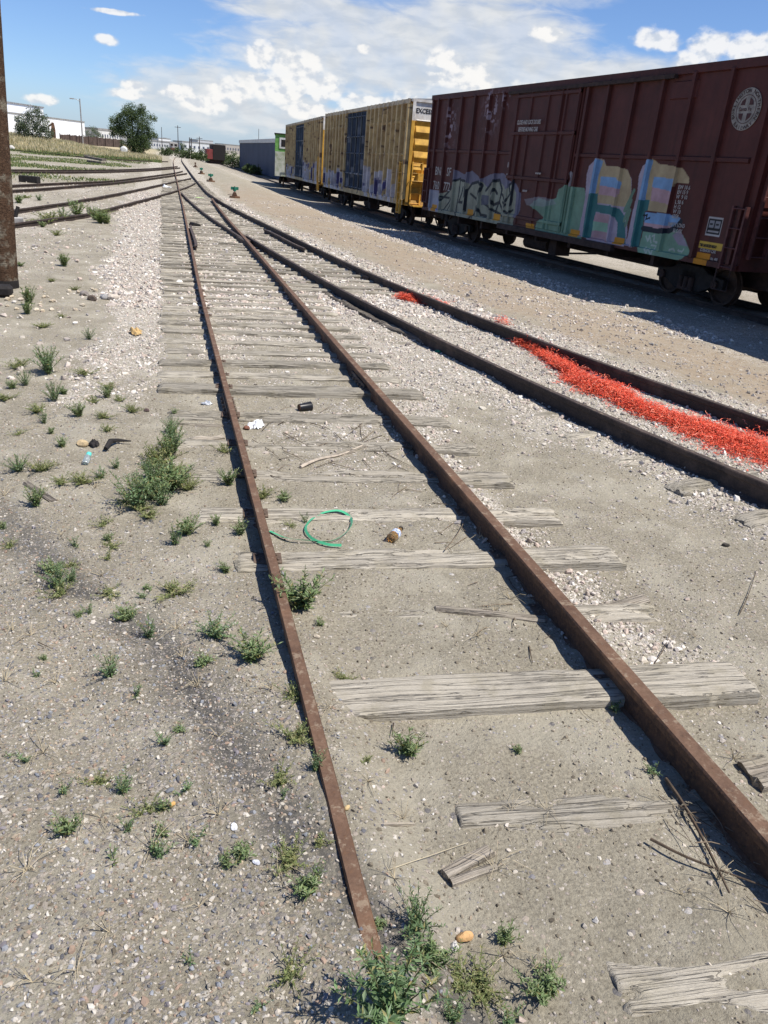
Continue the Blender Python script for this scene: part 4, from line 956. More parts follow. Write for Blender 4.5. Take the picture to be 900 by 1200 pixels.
common(fc, L, SILL, HB, 6.2, MT['brown_roof']); wheelset_parts(fc, L, 6.2, SILL)
# ---- green car at the head of the row
gc, L = place_car('green_caboose', (10.85, 84.0), (9.38, 73.4)); tag(gc, 'green and grey caboose with a white framed window at the train far end', 'caboose')
gm = plain('green_car_paint', (.16, .36, .09), .6, 0, .35, 2, 0); gg = plain('faded_grey_paint', (.46, .46, .40), .7, 0, .3, 2, 0, col2=(.28, .32, .2))
MB().box(-L / 2, L / 2, -W2 + .1, W2 - .1, SILL - .05, SILL + 1.9).build('lower_body', gg, gc)
MB().box(-L / 2 + .0, L / 2 + .002, -W2 + .08, W2 - .08, SILL + 1.9, SILL + 3.25).build('upper_body', gm, gc)
MB().box(-L / 2 - .1, L / 2 + .1, -W2, W2, SILL + 3.25, SILL + 3.33).build('roof', MT['iron'], gc)
wf = MB().box(L / 2 + .003, L / 2 + .05, -1.15, -.35, SILL + 2.15, SILL + 3.0).build('window_frame', MT['white_paint'], gc)
MB().box(L / 2 + .052, L / 2 + .06, -1.0, -.5, SILL + 2.3, SILL + 2.85).build('window_pane', MT['iron'], wf)
MB().box(L / 2 + .003, L / 2 + .06, -.45, -.25, SILL + .2, SILL + 1.7).tube([(L / 2 + .3, -.5, SILL + .1), (L / 2 + .3, -.5, SILL + 1.2), (L / 2 + .3, .5, SILL + 1.2)], .03, 6).build('hand_rail', plain('yellow_rail', (.7, .55, .06), .6, 0, .1, 4, 0), gc)
m = MB().box(-L / 2 + .2, L / 2 - .2, -.4, .4, SILL - .45, SILL - .05); m.build('centre_sill', MT['steel'], gc); wheelset_parts(gc, L, L / 2 - 2.0, SILL - .05)

# ------------------------------------------------------------------ weeds
LEAF = np.array([(0, 0, 0), (.5, .10, .05), (1, 0, -.04), (.5, -.10, .05)]); LEAFF = np.array([(0, 1, 2, 3)])
LG = [(.19, .26, .115), (.15, .215, .09), (.24, .30, .15), (.13, .18, .08), (.27, .31, .18)]
def weed_mesh(name, nst, h, spread, nleaf, ll, seed, droop=.3):
    kind_ = seed % 3
    if kind_ == 1: h, spread, ll = h * .55, spread * 1.35, ll * .8
    if kind_ == 2: h, nst, ll, nleaf = h * 1.2, max(3, int(nst * .7)), ll * .75, int(nleaf * 1.3)
    r = np.random.default_rng(seed); P = []; Sc = []; Rt = []; Cl = []; sv = MB()
    for s_ in range(nst):
        a = r.uniform(0, 6.28); lean = r.uniform(.05, 1) * spread; H_ = h * r.uniform(.55, 1); bx, by = r.normal(0, .12 * spread, 2)
        tip = np.array([bx + math.cos(a) * lean, by + math.sin(a) * lean, H_]); base = np.array([bx * .3, by * .3, -.01]); mid = (base + tip) / 2 + np.array([0, 0, H_ * .12]) - (tip - base) * np.array([.12, .12, 0])
        pts = [base * (1 - t) ** 2 + 2 * mid * t * (1 - t) + tip * t * t for t in np.linspace(0, 1, 5)]; sv.tube(pts, .0022 * (h / .15) ** .5, 4, False, r2=.001)
        for k in range(nleaf):
            t = .12 + .88 * (k + r.uniform(0, 1)) / nleaf; p = base * (1 - t) ** 2 + 2 * mid * t * (1 - t) + tip * t * t
            az_ = r.uniform(0, 6.28); el = r.uniform(-.1, .9) + .35 * t; L = ll * r.uniform(.6, 1.15) * (1.1 - .45 * t)
            x = np.array([math.cos(az_) * math.cos(el), math.sin(az_) * math.cos(el), math.sin(el)]); up = np.array([0, 0, 1.0]) + r.normal(0, .35, 3); y_ = np.cross(up, x); y_ /= np.linalg.norm(y_); z_ = np.cross(x, y_)
            P.append(p); Sc.append((L, L * r.uniform(.8, 1.5), L)); Rt.append(np.stack([x, y_, z_], 1)); c = np.array(LG[r.integers(0, 5)]) * r.uniform(.75, 1.25) * ((1, 1, 1), (1.15, .98, .9), (.85, .95, 1.0))[kind_]; 
            if r.uniform() < .09: c = np.array((.30, .27, .12))
            Cl.append(c)
    P = np.array(P); V = LEAF[None] * np.array(Sc)[:, None, :]; V = np.einsum('nij,nkj->nki', np.array(Rt), V) + P[:, None]; V = V.reshape(-1, 3); n = len(V)
    Fq = [tuple(range(i, i + 4)) for i in range(0, n, 4)] + [tuple(n + i for i in f) for f in sv.f]
    Vv = np.concatenate([V, np.array(sv.v)]); cc = np.concatenate([np.repeat(np.array(Cl), 4, 0), np.tile((.14, .15, .07), (len(sv.v), 1))])
    o = mesh_np(name, Vv, Fq, MT['leaf'], None, cc); me = o.data; bpy.data.objects.remove(o); return me
WM = {'xs': [weed_mesh('weed', 3, .035, .03, 9, .022, 10 + i) for i in range(3)],
      's': [weed_mesh('weed', 8, .06, .045, 16, .026, 20 + i) for i in range(5)],
      'm': [weed_mesh('weed', 15, .10, .075, 20, .032, 30 + i) for i in range(5)],
      'L': [weed_mesh('weed', 26, .15, .11, 26, .036, 40 + i) for i in range(4)],
      'X': [weed_mesh('weed', 34, .27, .15, 38, .055, 50 + i) for i in range(2)]}
REF = {'xs': .05, 's': .10, 'm': .17, 'L': .26, 'X': .40}
cnt = [0]
def weed(px, py, wpx, label, group=None, kind=None):
    p = G(px, py); d = np.linalg.norm(p - np.array([0, 0, CAM_H])); w = wpx / FPX * d * 1.0
    w *= 1.38
    k = kind or min(REF, key=lambda q: abs(math.log(REF[q] / w)))
    ms = WM[k]; me = ms[cnt[0] % len(ms)]; cnt[0] += 1
    o = bpy.data.objects.new('weed', me); C.objects.link(o); s_ = w / REF[k]; o.location = (p[0], p[1], p[2] - .004); o.scale = (s_ * random.uniform(.85, 1.15), s_ * random.uniform(.85, 1.15), s_ * random.uniform(.5, 1.05)); o.rotation_euler[2] = random.uniform(0, 6.28)
    tag(o, label, 'weed', group); return o
gA = 'small weeds on the dirt beside the power pole side of the ties'
for (x, y, w) in [(22, 432, 20), (104, 398, 12), (126, 466, 16), (7, 468, 20), (44, 483, 22), (64, 470, 20), (92, 488, 20), (123, 490, 22), (154, 483, 18), (22, 509, 14), (73, 523, 18), (126, 455, 16), (136, 549, 16), (30, 452, 16), (110, 472, 14), (75, 462, 14), (126, 505, 14), (52, 496, 14), (14, 455, 14), (140, 470, 12), (60, 508, 12), (75, 312, 14), (24, 312, 10), (60, 330, 9), (88, 340, 10), (32, 368, 16), (72, 372, 10), (34, 358, 18), (50, 384, 16), (118, 262, 16)]:
    weed(x, y, w * 1.15, 'small low weed in the loose patch between the power pole and the bushy clump', gA)
weed(57, 438, 38, 'spreading weed on bare dirt in front of the power pole, widest of those near it'); weed(101, 439, 24, 'upright weed right of the spreading one in front of the power pole')
weed(48, 552, 30, 'tall thin weed beside the flat lath on the far left'); weed(22, 552, 26, 'ragged weed left of the tall thin one at the left edge')
weed(42, 593, 28, 'dark weed growing over the lower end of the flat lath')
weed(99, 566, 36, 'wide low weed just below the small white bottle'); weed(72, 567, 26, 'pale weed left of the wide low one below the small white bottle'); weed(118, 560, 22, 'low weed right of the wide one below the small white bottle')
weed(200, 572, 62, 'tallest bushy clump left of the left rail, upper part of the dense patch', kind='L'); weed(188, 545, 50, 'leafy clump at the top of the dense weed patch left of the left rail', kind='L'); weed(204, 530, 34, 'narrow clump heading the dense weed patch beside the tie stubs')
weed(160, 596, 52, 'dense dark clump at the lower left of the bushy weed patch', kind='L'); weed(183, 585, 48, 'dense clump at the lower middle of the bushy weed patch', kind='L'); weed(172, 606, 36, 'front clump spilling down from the bushy weed patch')
weed(220, 574, 30, 'weed just right of the bushy patch toward the left rail'); weed(201, 508, 24, 'small round weed above the dense patch left of the tie stubs')
weed(219, 626, 38, 'pale green weed below the bushy patch, midway to the left rail'); weed(205, 638, 28, 'lower companion of the pale green weed below the bushy patch')
gM = 'low mat of leaves filling the bushy weed patch'
for (x, y, w) in [(192, 560, 44), (178, 572, 40), (168, 582, 40), (205, 556, 34), (150, 588, 34), (190, 592, 30), (196, 536, 34), (164, 598, 30), (212, 566, 26), (176, 560, 26)]: weed(x, y, w, 'low leafy filler plant inside the bushy weed patch left of the left rail', gM, 'L')
gB = 'small weeds in the gravel below the bushy patch'
for (x, y, w) in [(253, 615, 16), (121, 615, 20), (126, 633, 16), (132, 641, 18), (126, 655, 16), (88, 641, 15), (11, 641, 16), (264, 670, 18), (84, 663, 18), (84, 681, 20), (60, 672, 24), (70, 698, 26), (105, 719, 14), (92, 722, 14), (175, 747, 24), (150, 722, 24), (3, 620, 14), (168, 700, 16), (243, 640, 10), (240, 775, 20), (160, 817, 18), (52, 773, 12), (42, 793, 14), (210, 857, 16), (12, 886, 10), (28, 891, 16), (172, 690, 14)]:
    weed(x, y, w * 1.1, 'small weed scattered in the gravel below the bushy patch on the left', gB)
weed(68, 688, 38, 'wide dull weed by the dark tyre band at the left edge'); weed(128, 697, 30, 'bright weed beside the upper end of the dark tyre band'); weed(203, 697, 46, 'feathery weed above the pair beside the left rail')
weed(145, 727, 28, 'weed lying just below the upper end of the dark tyre band'); weed(252, 746, 48, 'leafy weed, left one of the pair beside the left rail'); weed(294, 772, 54, 'leafy weed, right one of the pair touching the left rail shadow')
weed(237, 779, 22, 'small weed right under the pair beside the left rail'); weed(130, 792, 32, 'grey green weed alone left of the dark tyre band'); weed(192, 872, 24, 'weed in open gravel right across the tyre band from the grey green one')
weed(345, 818, 30, 'topmost of the weeds clinging to the buried end of the left rail'); weed(344, 866, 50, 'broad bright weed clinging to the left rail, second of that column'); weed(328, 916, 38, 'yellow green weed in the gravel beside the rusty rail end'); weed(370, 902, 30, 'ragged weed touching the rusty rail left of bare dirt')
weed(332, 934, 16, 'tiny weed under the yellow green one by the rail'); weed(365, 946, 10, 'tiniest weed sprout beside the rusty rail end')
gC = 'weeds in the foreground gravel'
for (x, y, w) in [(75, 928, 20), (115, 917, 26), (145, 928, 28), (215, 928, 24), (190, 948, 20), (150, 974, 20), (190, 979, 20), (132, 1012, 14), (232, 986, 22), (225, 1127, 14), (302, 1181, 18), (265, 1014, 18), (185, 1002, 30)]:
    weed(x, y, w * 1.1, 'thin weed standing in the coarse foreground gravel left of the rusty rail end', gC)
weed(78, 977, 36, 'tallest thin weed of the far left foreground gravel'); weed(170, 951, 34, 'spreading dull weed in the middle of the foreground gravel'); weed(282, 1001, 32, 'dark leafy weed between foreground gravel and the rusty rail end')
weed(340, 1012, 50, 'large feathery weed casting shadow on gravel left of the rusty rail end'); weed(376, 988, 24, 'small weed between the large feathery one and the rail'); weed(361, 1047, 42, 'dark star shaped weed just below the large feathery one'); weed(340, 1143, 38, 'weed alone at the bottom left of the big corner clump')
weed(455, 1200, 118, 'tallest hemp-like weed at the bottom edge beside the buried rail end', kind='X'); weed(486, 1089, 55, 'tall weed standing just above the orange rock', kind='L'); weed(505, 1130, 50, 'weed left of the orange rock in the bottom clump', kind='L'); weed(535, 1150, 52, 'weed below the orange rock in the bottom clump', kind='L')
weed(562, 1160, 56, 'widest leafy weed right of the bottom clump centre', kind='L'); weed(590, 1104, 32, 'small weed right above the bottom clump'); weed(637, 1166, 60, 'separate round weed right of the bottom clump', kind='L'); weed(530, 1196, 40, 'weed cut by the bottom edge below the orange rock'); weed(600, 1198, 30, 'weed sprout at the bottom edge left of the separate round one'); weed(445, 1085, 24, 'thin pale weed at the very end of the rusty rail')
weed(352, 712, 66, 'big feathery weed inside the track against the left rail', kind='L'); weed(375, 733, 16, 'tiny weed right below the big feathery one inside the track'); weed(308, 583, 26, 'weed inside the track against the left rail above the green strap'); weed(333, 586, 24, 'weed inside the track next to the one against the left rail')
weed(340, 616, 18, 'small weed just above the green strap loop'); weed(358, 612, 14, 'tiny weed inside the green strap loop'); weed(403, 797, 28, 'weed just above the left part of the broad smooth tie'); weed(428, 892, 22, 'small weed below the left end of the broad smooth tie'); weed(478, 884, 40, 'upright weed below the middle of the broad smooth tie')
weed(607, 882, 16, 'tiny round weed alone on the dirt below the broad smooth tie'); weed(765, 906, 22, 'tangled small weed against the thick rail by the twigs'); weed(719, 832, 22, 'small weed at the foot of the thick rail on the broad smooth tie'); weed(268, 568, 26, 'weed in the shadow side of the left rail beside the bushy patch'); weed(282, 626, 24, 'weed leaning on the left rail below the bushy patch'); weed(263, 530, 20, 'low weed left of the left rail next to the tie stubs'); weed(205, 486, 14, 'little weed near the pale stones left of the longest tie')
gD = 'weeds along the branching left rails'
for (x, y, w) in [(60, 258, 26), (74, 257, 24), (90, 253, 26), (118, 253, 22), (125, 262, 22), (40, 262, 22), (105, 252, 18), (50, 266, 16), (66, 276, 16), (22, 238, 18), (30, 232, 16), (46, 235, 14), (112, 258, 20), (54, 262, 18)]:
    weed(x, y, w * .85, 'weed tuft along the branching rails beyond the power pole', gD, 'm')
for k in range(5):
    r9 = random.Random(k); m = MB()
    for _ in range(9):
        a = r9.uniform(0, 6.28); q = r9.uniform(.03, .12); m.tube([(0, 0, 0), (q * .4 * math.cos(a), q * .4 * math.sin(a), r9.uniform(.01, .05)), (q * math.cos(a), q * math.sin(a), r9.uniform(.0, .05))], .0014, 4, r2=.0006)
    o = m.build('dead_stalks', plain('dead_stalk', (.44, .37, .25), .9, 0, .3, 20, 0)); WM.setdefault('dead', []).append(o.data); bpy.data.objects.remove(o)
gE = 'dead weed stalks flat on the dirt'
for k in range(60):
    px = random.uniform(5, 330) if k < 38 else random.uniform(380, 890); py = random.uniform(430, 1180) if k < 38 else random.uniform(600, 1150)
    p = G(px, py); o = bpy.data.objects.new('dead_stalks', WM['dead'][k % 5]); C.objects.link(o); o.location = (p[0], p[1], p[2] + .002); o.rotation_euler[2] = random.uniform(0, 6.28); o.scale = (random.uniform(.6, 1.3),) * 3
    tag(o, 'flattened tan stalks of a dead weed lying on bare dirt', 'dead weed', gE)
# ------------------------------------------------------------------ grass as stuff
def grass(name, n, xr, yr, dens, hgt, cols, label, wid=.012):
    x = rng.uniform(*xr, n * 6); y = yr[0] + (yr[1] - yr[0]) * rng.uniform(0, 1, n * 6) ** 1.2; k = rng.uniform(0, 1, n * 6) < dens(x, y); x, y = x[k][:n], y[k][:n]; n = len(x); z = surf(x, y)
    BL = np.array([[(-1, 0, 0), (1, 0, 0), (.15, .25, 1.0)], [(-1, 0, 0), (1, 0, 0), (-.2, .45, .9)], [(-1, 0, 0), (1, 0, 0), (.1, .1, 1.1)]]); h = hgt * rng.uniform(.4, 1.2, n)
    sc = np.stack([wid * (1 + y / 45) * np.ones(n), h, h], 1); c = np.array(cols)[rng.integers(0, len(cols), n)] * rng.uniform(.8, 1.2, (n, 1))
    o = scatter(name, BL, np.array([(0, 1, 2)]), np.stack([x, y, z - .01], 1), sc, rotz(rng.uniform(0, 6.28, n)), c, MT['leaf']); tag(o, label, 'grass', kind='stuff')
DRY = [(.54, .46, .32), (.48, .40, .26), (.60, .52, .37), (.42, .36, .23), (.34, .33, .20)]
grass('dry_grass', 42000, (-34, 0), (117, 152), lambda x, y: ss(117, 122, y) * ss(1, -4, x) * (.25 + .75 * ss(.4, .6, fbm(x * .35, y * .35, 7))), .6, DRY, 'tall straw coloured grass covering the bank on the left', .02)
grass('green_growth', 13000, (-16, 0), (44, 118), lambda x, y: zones(x, y)['green'] * .9, .13, [(.12, .17, .06), (.16, .20, .08), (.10, .14, .05), (.30, .28, .13)], 'patchy green growth between the branching tracks on the left', .018)
grass('green_growth', 3500, (-30, 0), (112, 121), lambda x, y: ss(.42, .55, fbm(x * .2, y * .3, 17)), .35, [(.13, .17, .07), (.22, .22, .10), (.10, .14, .05)], 'green strip at the foot of the dry bank on the left', .02)

# ------------------------------------------------------------------ trees and shrubs
def crown(name, parent, blobs, n, leaf, pal, seed, flat=.85):
    r = np.random.default_rng(seed); P = []; Cc = []
    if len(blobs) > 5:
        ex_ = []
        for b in blobs:
            for _ in range(3):
                q_ = r.normal(size=3); q_[1] = -abs(q_[1]) * .6; q_ /= np.linalg.norm(q_); k_ = r.uniform(.25, .42); ex_.append((b[0] + q_[0] * b[3] * .95, b[1] + q_[1] * b[3] * .95, b[2] + q_[2] * b[3] * .8, b[3] * k_))
        blobs = [(b[0], b[1], b[2], b[3] * .86) for b in blobs] + ex_
    vol = np.array([b[3] ** 2 for b in blobs]); pick = r.choice(len(blobs), n, p=vol / vol.sum())
    B = np.array(blobs)[pick]; u = r.normal(size=(n, 3)); u /= np.linalg.norm(u, axis=1)[:, None]; rad = (r.uniform(0, 1, n) ** .38) * (1 + .12 * r.normal(size=n)).clip(.6, 1.3)
    # clump the leaves so that gaps stay open
    K = max(8, n // 170); cu = r.normal(size=(K, 3)); cu /= np.linalg.norm(cu, axis=1)[:, None]; ci = r.integers(0, K, n); u = u * .34 + cu[ci] * .85; u /= np.linalg.norm(u, axis=1)[:, None]
    pos = B[:, :3] + u * (rad * B[:, 3])[:, None] * np.array([1, 1, flat])
    tone = np.repeat(r.uniform(.72, 1.25, K)[ci][:, None], 3, 1); col = np.array(pal)[r.integers(0, len(pal), n)] * tone
    sc = np.stack([leaf * r.uniform(.7, 1.4, n)] * 3, 1) * np.array([1, 3.6, 1])
    q = r.normal(size=(n, 4)); q /= np.linalg.norm(q, axis=1)[:, None]; w, x, y, z = q.T
    rot = np.stack([1 - 2 * (y * y + z * z), 2 * (x * y - z * w), 2 * (x * z + y * w), 2 * (x * y + z * w), 1 - 2 * (x * x + z * z), 2 * (y * z - x * w), 2 * (x * z - y * w), 2 * (y * z + x * w), 1 - 2 * (x * x + y * y)], 1).reshape(n, 3, 3)
    return scatter(name, LEAF[None], LEAFF, pos, sc, rot, col, MT['leaf'], parent)
def tree(name, loc, blobs, n, leaf, pal, label, cat, trunk=.25, th=2.0, seed=1, group=None):
    t = empty(name, loc); tag(t, label, cat, group); m = MB(); m.tube([(0, 0, -.3), (.05, 0, th * .5), (0, .05, th)], trunk, 8, r2=trunk * .7)
    for b in blobs: m.tube([(0, 0, th * .7), (b[0] * .5, b[1] * .5, (th + b[2]) / 2), (b[0], b[1], b[2])], trunk * .5, 6, r2=trunk * .12)
    m.build('trunk', MT['bark'], t); crown('crown', t, blobs, n, leaf, pal, seed); return t
GT = [(.075, .11, .045), (.095, .13, .055), (.06, .09, .038), (.115, .145, .065)]; GS = [(.12, .15, .10), (.10, .13, .085), (.15, .18, .12), (.085, .11, .07)]
def at_w(px, py, y): p = AT(px, py, y); return p
# big tree: crown from x 127-182, y 120-180
Y0 = 150.0; pb_ = AT(157, 181, Y0); sc_ = Y0 / 900 * 1.05 / math.cos(R(20))
def blob(px, py, rpx, base, Y, dy=0): p = AT(px, py, Y); return (p[0] - base[0], dy, p[2] - base[2], rpx * Y / 900)
tree('leafy_tree', (pb_[0], Y0, TH(pb_[0], Y0)), [(b[0], b[1], b[2] + pb_[2] - TH(pb_[0], Y0), b[3]) for b in [blob(154, 132, 12, pb_, Y0), blob(141, 142, 11, pb_, Y0, 1), blob(168, 139, 12, pb_, Y0, -1), blob(155, 150, 15, pb_, Y0), blob(172, 155, 10, pb_, Y0, 1), blob(141, 153, 9, pb_, Y0), blob(132, 141, 5, pb_, Y0), blob(160, 165, 13, pb_, Y0, -1.0), blob(170, 168, 9, pb_, Y0, -1), blob(152, 171, 8, pb_, Y0, -1)]], 26000, .15, GT, 'large dark green tree rising above the dry bank in front of the white buildings', 'tree', .35, 2.2, 3)
Y1 = 138.0; p1 = AT(38, 162, Y1); z1 = TH(p1[0], Y1)
tree('shrub', (p1[0], Y1, z1), [(b[0], b[1], b[2] + p1[2] - z1, b[3]) for b in [blob(40, 132, 9, p1, Y1), blob(30, 141, 9, p1, Y1), blob(48, 142, 10, p1, Y1), blob(38, 150, 13, p1, Y1), blob(25, 151, 7, p1, Y1), blob(50, 154, 9, p1, Y1), blob(30, 158, 9, p1, Y1)]], 9000, .15, GS, 'grey green round bush on the bank in front of the white warehouse', 'shrub', .12, .8, 5)
for i, (px, py, rp, Y, lab) in enumerate([(108, 157, 8, 210, 'small green tree behind the dark fence, right of the lamp post'), (193, 176, 6, 190, 'dark bush left of the distant locomotive'), (214, 176, 8, 175, 'round green bush just right of the distant locomotive'), (224, 179, 7, 172, 'green bush right of the round one by the locomotive'),
        (234, 182, 7, 168, 'low bush left of the red and dark rail car'), (272, 186, 9, 150, 'loose green bush against the left end of the blue grey building'), (292, 197, 5, 118, 'dark low shrub at the wall of the blue grey building, left of two'), (300, 200, 5.5, 112, 'dark low shrub at the wall of the blue grey building, right of two'), (265, 183, 6, 175, 'bush behind the red and dark rail car')]):
    p = AT(px, py, Y); z = TH(p[0], Y); hh = max(p[2] - z, .6); r = rp * Y / 900
    tree('bush', (p[0], Y, z), [(0, 0, hh, r), (r * .7, 0, hh - r * .3, r * .7), (-r * .7, .2, hh - r * .25, r * .7), (0, 0, max(hh - r, .4), r * .8)], 1500, .20, GT if i != 0 else GS, lab, 'bush', .1, max(.3, hh * .5), 60 + i)
# ------------------------------------------------------------------ power pole
pp = G(9, 337); pole = empty('power_pole', (pp[0] - .02, pp[1], pp[2])); tag(pole, 'brown wooden power pole standing at the left edge of the picture', 'pole')
tp_ = AT(3.5, 60, pp[1]); PLEAN = (tp_[0] - (.172 - .006 * (tp_[2] - pp[2])) - (pp[0] - .02)) / (tp_[2] - pp[2])
v = []; nn = 28; hs = np.linspace(-.3, 9, 60); Fp = []
for i, h in enumerate(hs):
    r0 = .172 - .006 * h
    for k in range(nn):
        a = 2 * math.pi * k / nn; rr = r0 * (1 + .03 * math.sin(a * 3 + 1) + .02 * float(vnoise(np.array([a * 4.0]), np.array([h * .4]), 3)[0])); v.append((rr * math.cos(a) + h * PLEAN, rr * math.sin(a), h))
for i in range(len(hs) - 1):
    for k in range(nn): Fp.append((i * nn + k, i * nn + (k + 1) % nn, (i + 1) * nn + (k + 1) % nn, (i + 1) * nn + k))
psh = mesh_np('pole_shaft', v, Fp, mat_wood('pole_wood', (.145, .085, .052), (.05, .030, .020), (.22, .135, .085)), pole, smooth=True)
psh.data.transform(Matrix.Rotation(R(0), 4, 'Z'))
MB().disc((0, 0, .05), (0, 0, 1), .186, .14, 28).build('base_band', MT['iron'], pole)
# ------------------------------------------------------------------ far buildings and yard furniture
def bbox_building(name, p0, p1, depth, z0, h, wall, roofc, label, roofh=.35, cat='building', away=1):
    """long building whose camera-facing wall runs from p0 to p1 in plan"""
    p0 = np.array(p0[:2], float); p1 = np.array(p1[:2], float); d = p1 - p0; L = np.linalg.norm(d); o = empty(name, (p0[0], p0[1], z0)); o.rotation_euler[2] = math.atan2(d[1], d[0]); tag(o, label, cat)
    m = MB().box(0, L, 0, depth, -.5, h)
    for k in np.arange(0, L, max(1.2, L / 60)): m.box(k, k + .1, -.04, 0, 0, h)
    m.build('wall', wall, o); MB().box(-.15, L + .15, -.15, depth + .15, h, h + roofh).build('roof', roofc, o); return o, L
g0 = G(281, 194); g1 = G(319.5, 205.5)
b0 = AT(281, 194, 148); b1 = AT(322, 206, 100)
bb_, L = bbox_building('storage_building', (b0[0], 148), (b1[0] + .35, 97), 40, -.5, 3.95, MT['bwall'], MT['white_paint'], 'long low blue grey building with white roof edge behind the caboose', .45)
# white warehouse on the left, two tiers
wa = AT(-30, 160, 190); wb = AT(100, 163, 236); zt0 = 1.0
tw = AT(100, 143.5, 236)[2]
wh, L = bbox_building('white_warehouse', (wa[0], 190), (wb[0], 236), 40, 1.0, tw - 1.0, MT['wwall'], MT['galv'], 'large white metal warehouse with a raised upper tier behind the grey green bush', .2)
ue = AT(89.5, 131.5, 245)[2]; up = MB().box(-1, L * .93, 9, 39, tw - 1.0 + .2, ue - 1.0).build('upper_tier', MT['wwall'], wh); MB().box(-1.2, L * .93 + .2, 8.8, 39.2, ue - 1.0, ue - .7).build('roof_edge', MT['galv'], up)
for i, (x0, x1, yb, yt, Y, lab) in enumerate([(116, 141, 166, 153.5, 300, 'pale low warehouse behind the dark fence left of the big tree'), (176, 204, 176, 166.5, 420, 'light grey warehouse right of the big tree'), (214, 262, 181, 168.5, 520, 'long white low building on the skyline above the red rail car'), (186, 200, 168, 162.8, 700, 'small distant white block right above the grey warehouse'), (232, 250, 172, 165, 900, 'distant pale block in the middle of the skyline'), (262, 290, 178, 170.5, 760, 'distant tan block left of the blue grey building')]):
    a = AT(x0, yb, Y); b = AT(x1, yb, Y); top = AT((x0 + x1) / 2, yt, Y)[2]; zb_ = TH(a[0], Y) - .3
    o, L = bbox_building('distant_building', (a[0], Y), (b[0], Y + 5), 25, zb_, max(2.5, top - zb_), plain('distant_wall', [(.62, .62, .60), (.50, .50, .50), (.66, .66, .66), (.7, .7, .7), (.5, .5, .52), (.42, .38, .34)][i], .8, 0, .05, .3, 0), MT['galv'], lab, .6)
    m = MB(); 
    for k in np.arange(L * .05, L * .95, L / 9): m.box(k, k + L / 22, -.08, -.045, (top - zb_) * .45, (top - zb_) * .7)
    m.build('window_band', MT['bwall'], o)
r_ = random.Random(5)
for i in range(46):
    px = r_.uniform(100, 322); Y = r_.uniform(900, 1900); hor = 169 + .0875 * (px - 189); yt = hor - r_.uniform(-1.5, 6.5); a = AT(px, yt, Y); zb_ = TH(a[0], Y) - 1; h = max(3, a[2] - zb_); wd = r_.uniform(8, 34)
    g = r_.choice([.5, .42, .34, .28, .55]); m = MB().box(-wd / 2, wd / 2, 0, 15, 0, h)
    if r_.random() < .4: m.box(-wd / 4, wd / 6, 2, 12, h, h + r_.uniform(1.5, 3))
    o = m.build('city_block', plain('city_wall', (g, g * .96, g * .92), .9, 0, .05, .1, 0)); o.location = (a[0], Y, zb_)
    tag(o, 'tiny pale city block on the far skyline', 'building', 'tiny city blocks on the skyline')
# street lamp and thin poles
def thin_pole(px, yb, yt, Y, label, cat='pole', name='utility_pole', r=.13, arm=None, group=None, mat='steel'):
    a = AT(px, yb, Y); t = AT(px - .0, yt, Y); z0 = TH(a[0], Y) - .3; o = empty(name, (a[0], Y, z0)); tag(o, label, cat, group); H_ = t[2] - z0
    MB().tube([(0, 0, 0), (0, 0, H_)], r, 8, r2=r * .7).build('shaft', MT[mat], o)
    if arm == 'lamp':
        MB().tube([(0, 0, H_ - .5), (-.5, 0, H_ - .15), (-1.1, 0, H_ - .1)], .05, 6).build('arm', MT[mat], o); MB().box(-1.75, -1.0, -.15, .15, H_ - .2, H_ - .02).build('lamp_head', MT['galv'], o, bevel=.04)
    if arm == 'cross': MB().box(-1.1, 1.1, -.06, .06, H_ - .7, H_ - .55).build('crossarm', MT[mat], o)
    return o
thin_pole(97, 165, 116, 170, 'grey street lamp with a short arm standing on the bank by the warehouse', 'street lamp', 'street_lamp', .14, 'lamp', mat='galv')
for px, yb, yt, Y, arm, lab in [(209, 176, 147, 330, 'cross', 'tallest thin utility pole on the skyline right of the big tree'), (190, 172, 149, 420, None, 'very thin mast left of the tallest utility pole'), (222.5, 182, 161, 260, None, 'short dark pole above the round bush, left of two'), (224.5, 182, 161.5, 262, None, 'short dark pole above the round bush, right of two'), (234, 183, 160, 320, 'cross', 'thin utility pole right of the paired short poles'), (303, 172, 151, 600, None, 'faint thin mast above the blue grey building')]:
    thin_pole(px, yb, yt, Y, lab, arm=arm, r=.16 if Y < 500 else .2)
# dark fence
fa = AT(70, 161, 165); fb = AT(142, 173, 190); fo = empty('dark_fence', (fa[0], 165, 0)); dd = np.array([fb[0] - fa[0], 25.0]); FL = float(np.hypot(*dd)); fo.rotation_euler[2] = math.atan2(dd[1], dd[0]); fo.location.z = fa[2] - 1.0; tag(fo, 'long dark brown board fence behind the dry bank', 'fence')
m = MB(); [m.box(k, k + .9, -.03, .03, 0, 1.5 + .05 * (int(k) % 3)) for k in np.arange(0, FL, .95)]; m.build('boards', plain('fence_wood', (.085, .06, .05), .9, 0, .4, 1, 0), fo)
m = MB(); [m.box(k - .08, k + .08, -.12, -.03, 0, 1.7) for k in np.arange(0, FL, 3.8)]; m.build('fence_posts', MT['steel'], fo)
# white round tank
tp = AT(145, 171, 146); tk = empty('storage_tank', (tp[0], 146, TH(tp[0], 146))); tag(tk, 'small white domed tank beside the big tree on the bank', 'tank')
MB().disc((0, 0, .75), (0, 1, 0), .72, 1.6, 24, [(-.9, .0), (-.88, .4), (-.7, .52), (-.4, .58), (.6, .58), (.9, .4), (1.0, 0)]).build('tank_shell', MT['white_paint'], tk, smooth=True); MB().box(-.5, -.35, -.5, .5, 0, .4).box(.35, .5, -.5, .5, 0, .4).build('tank_legs', MT['steel'], tk)
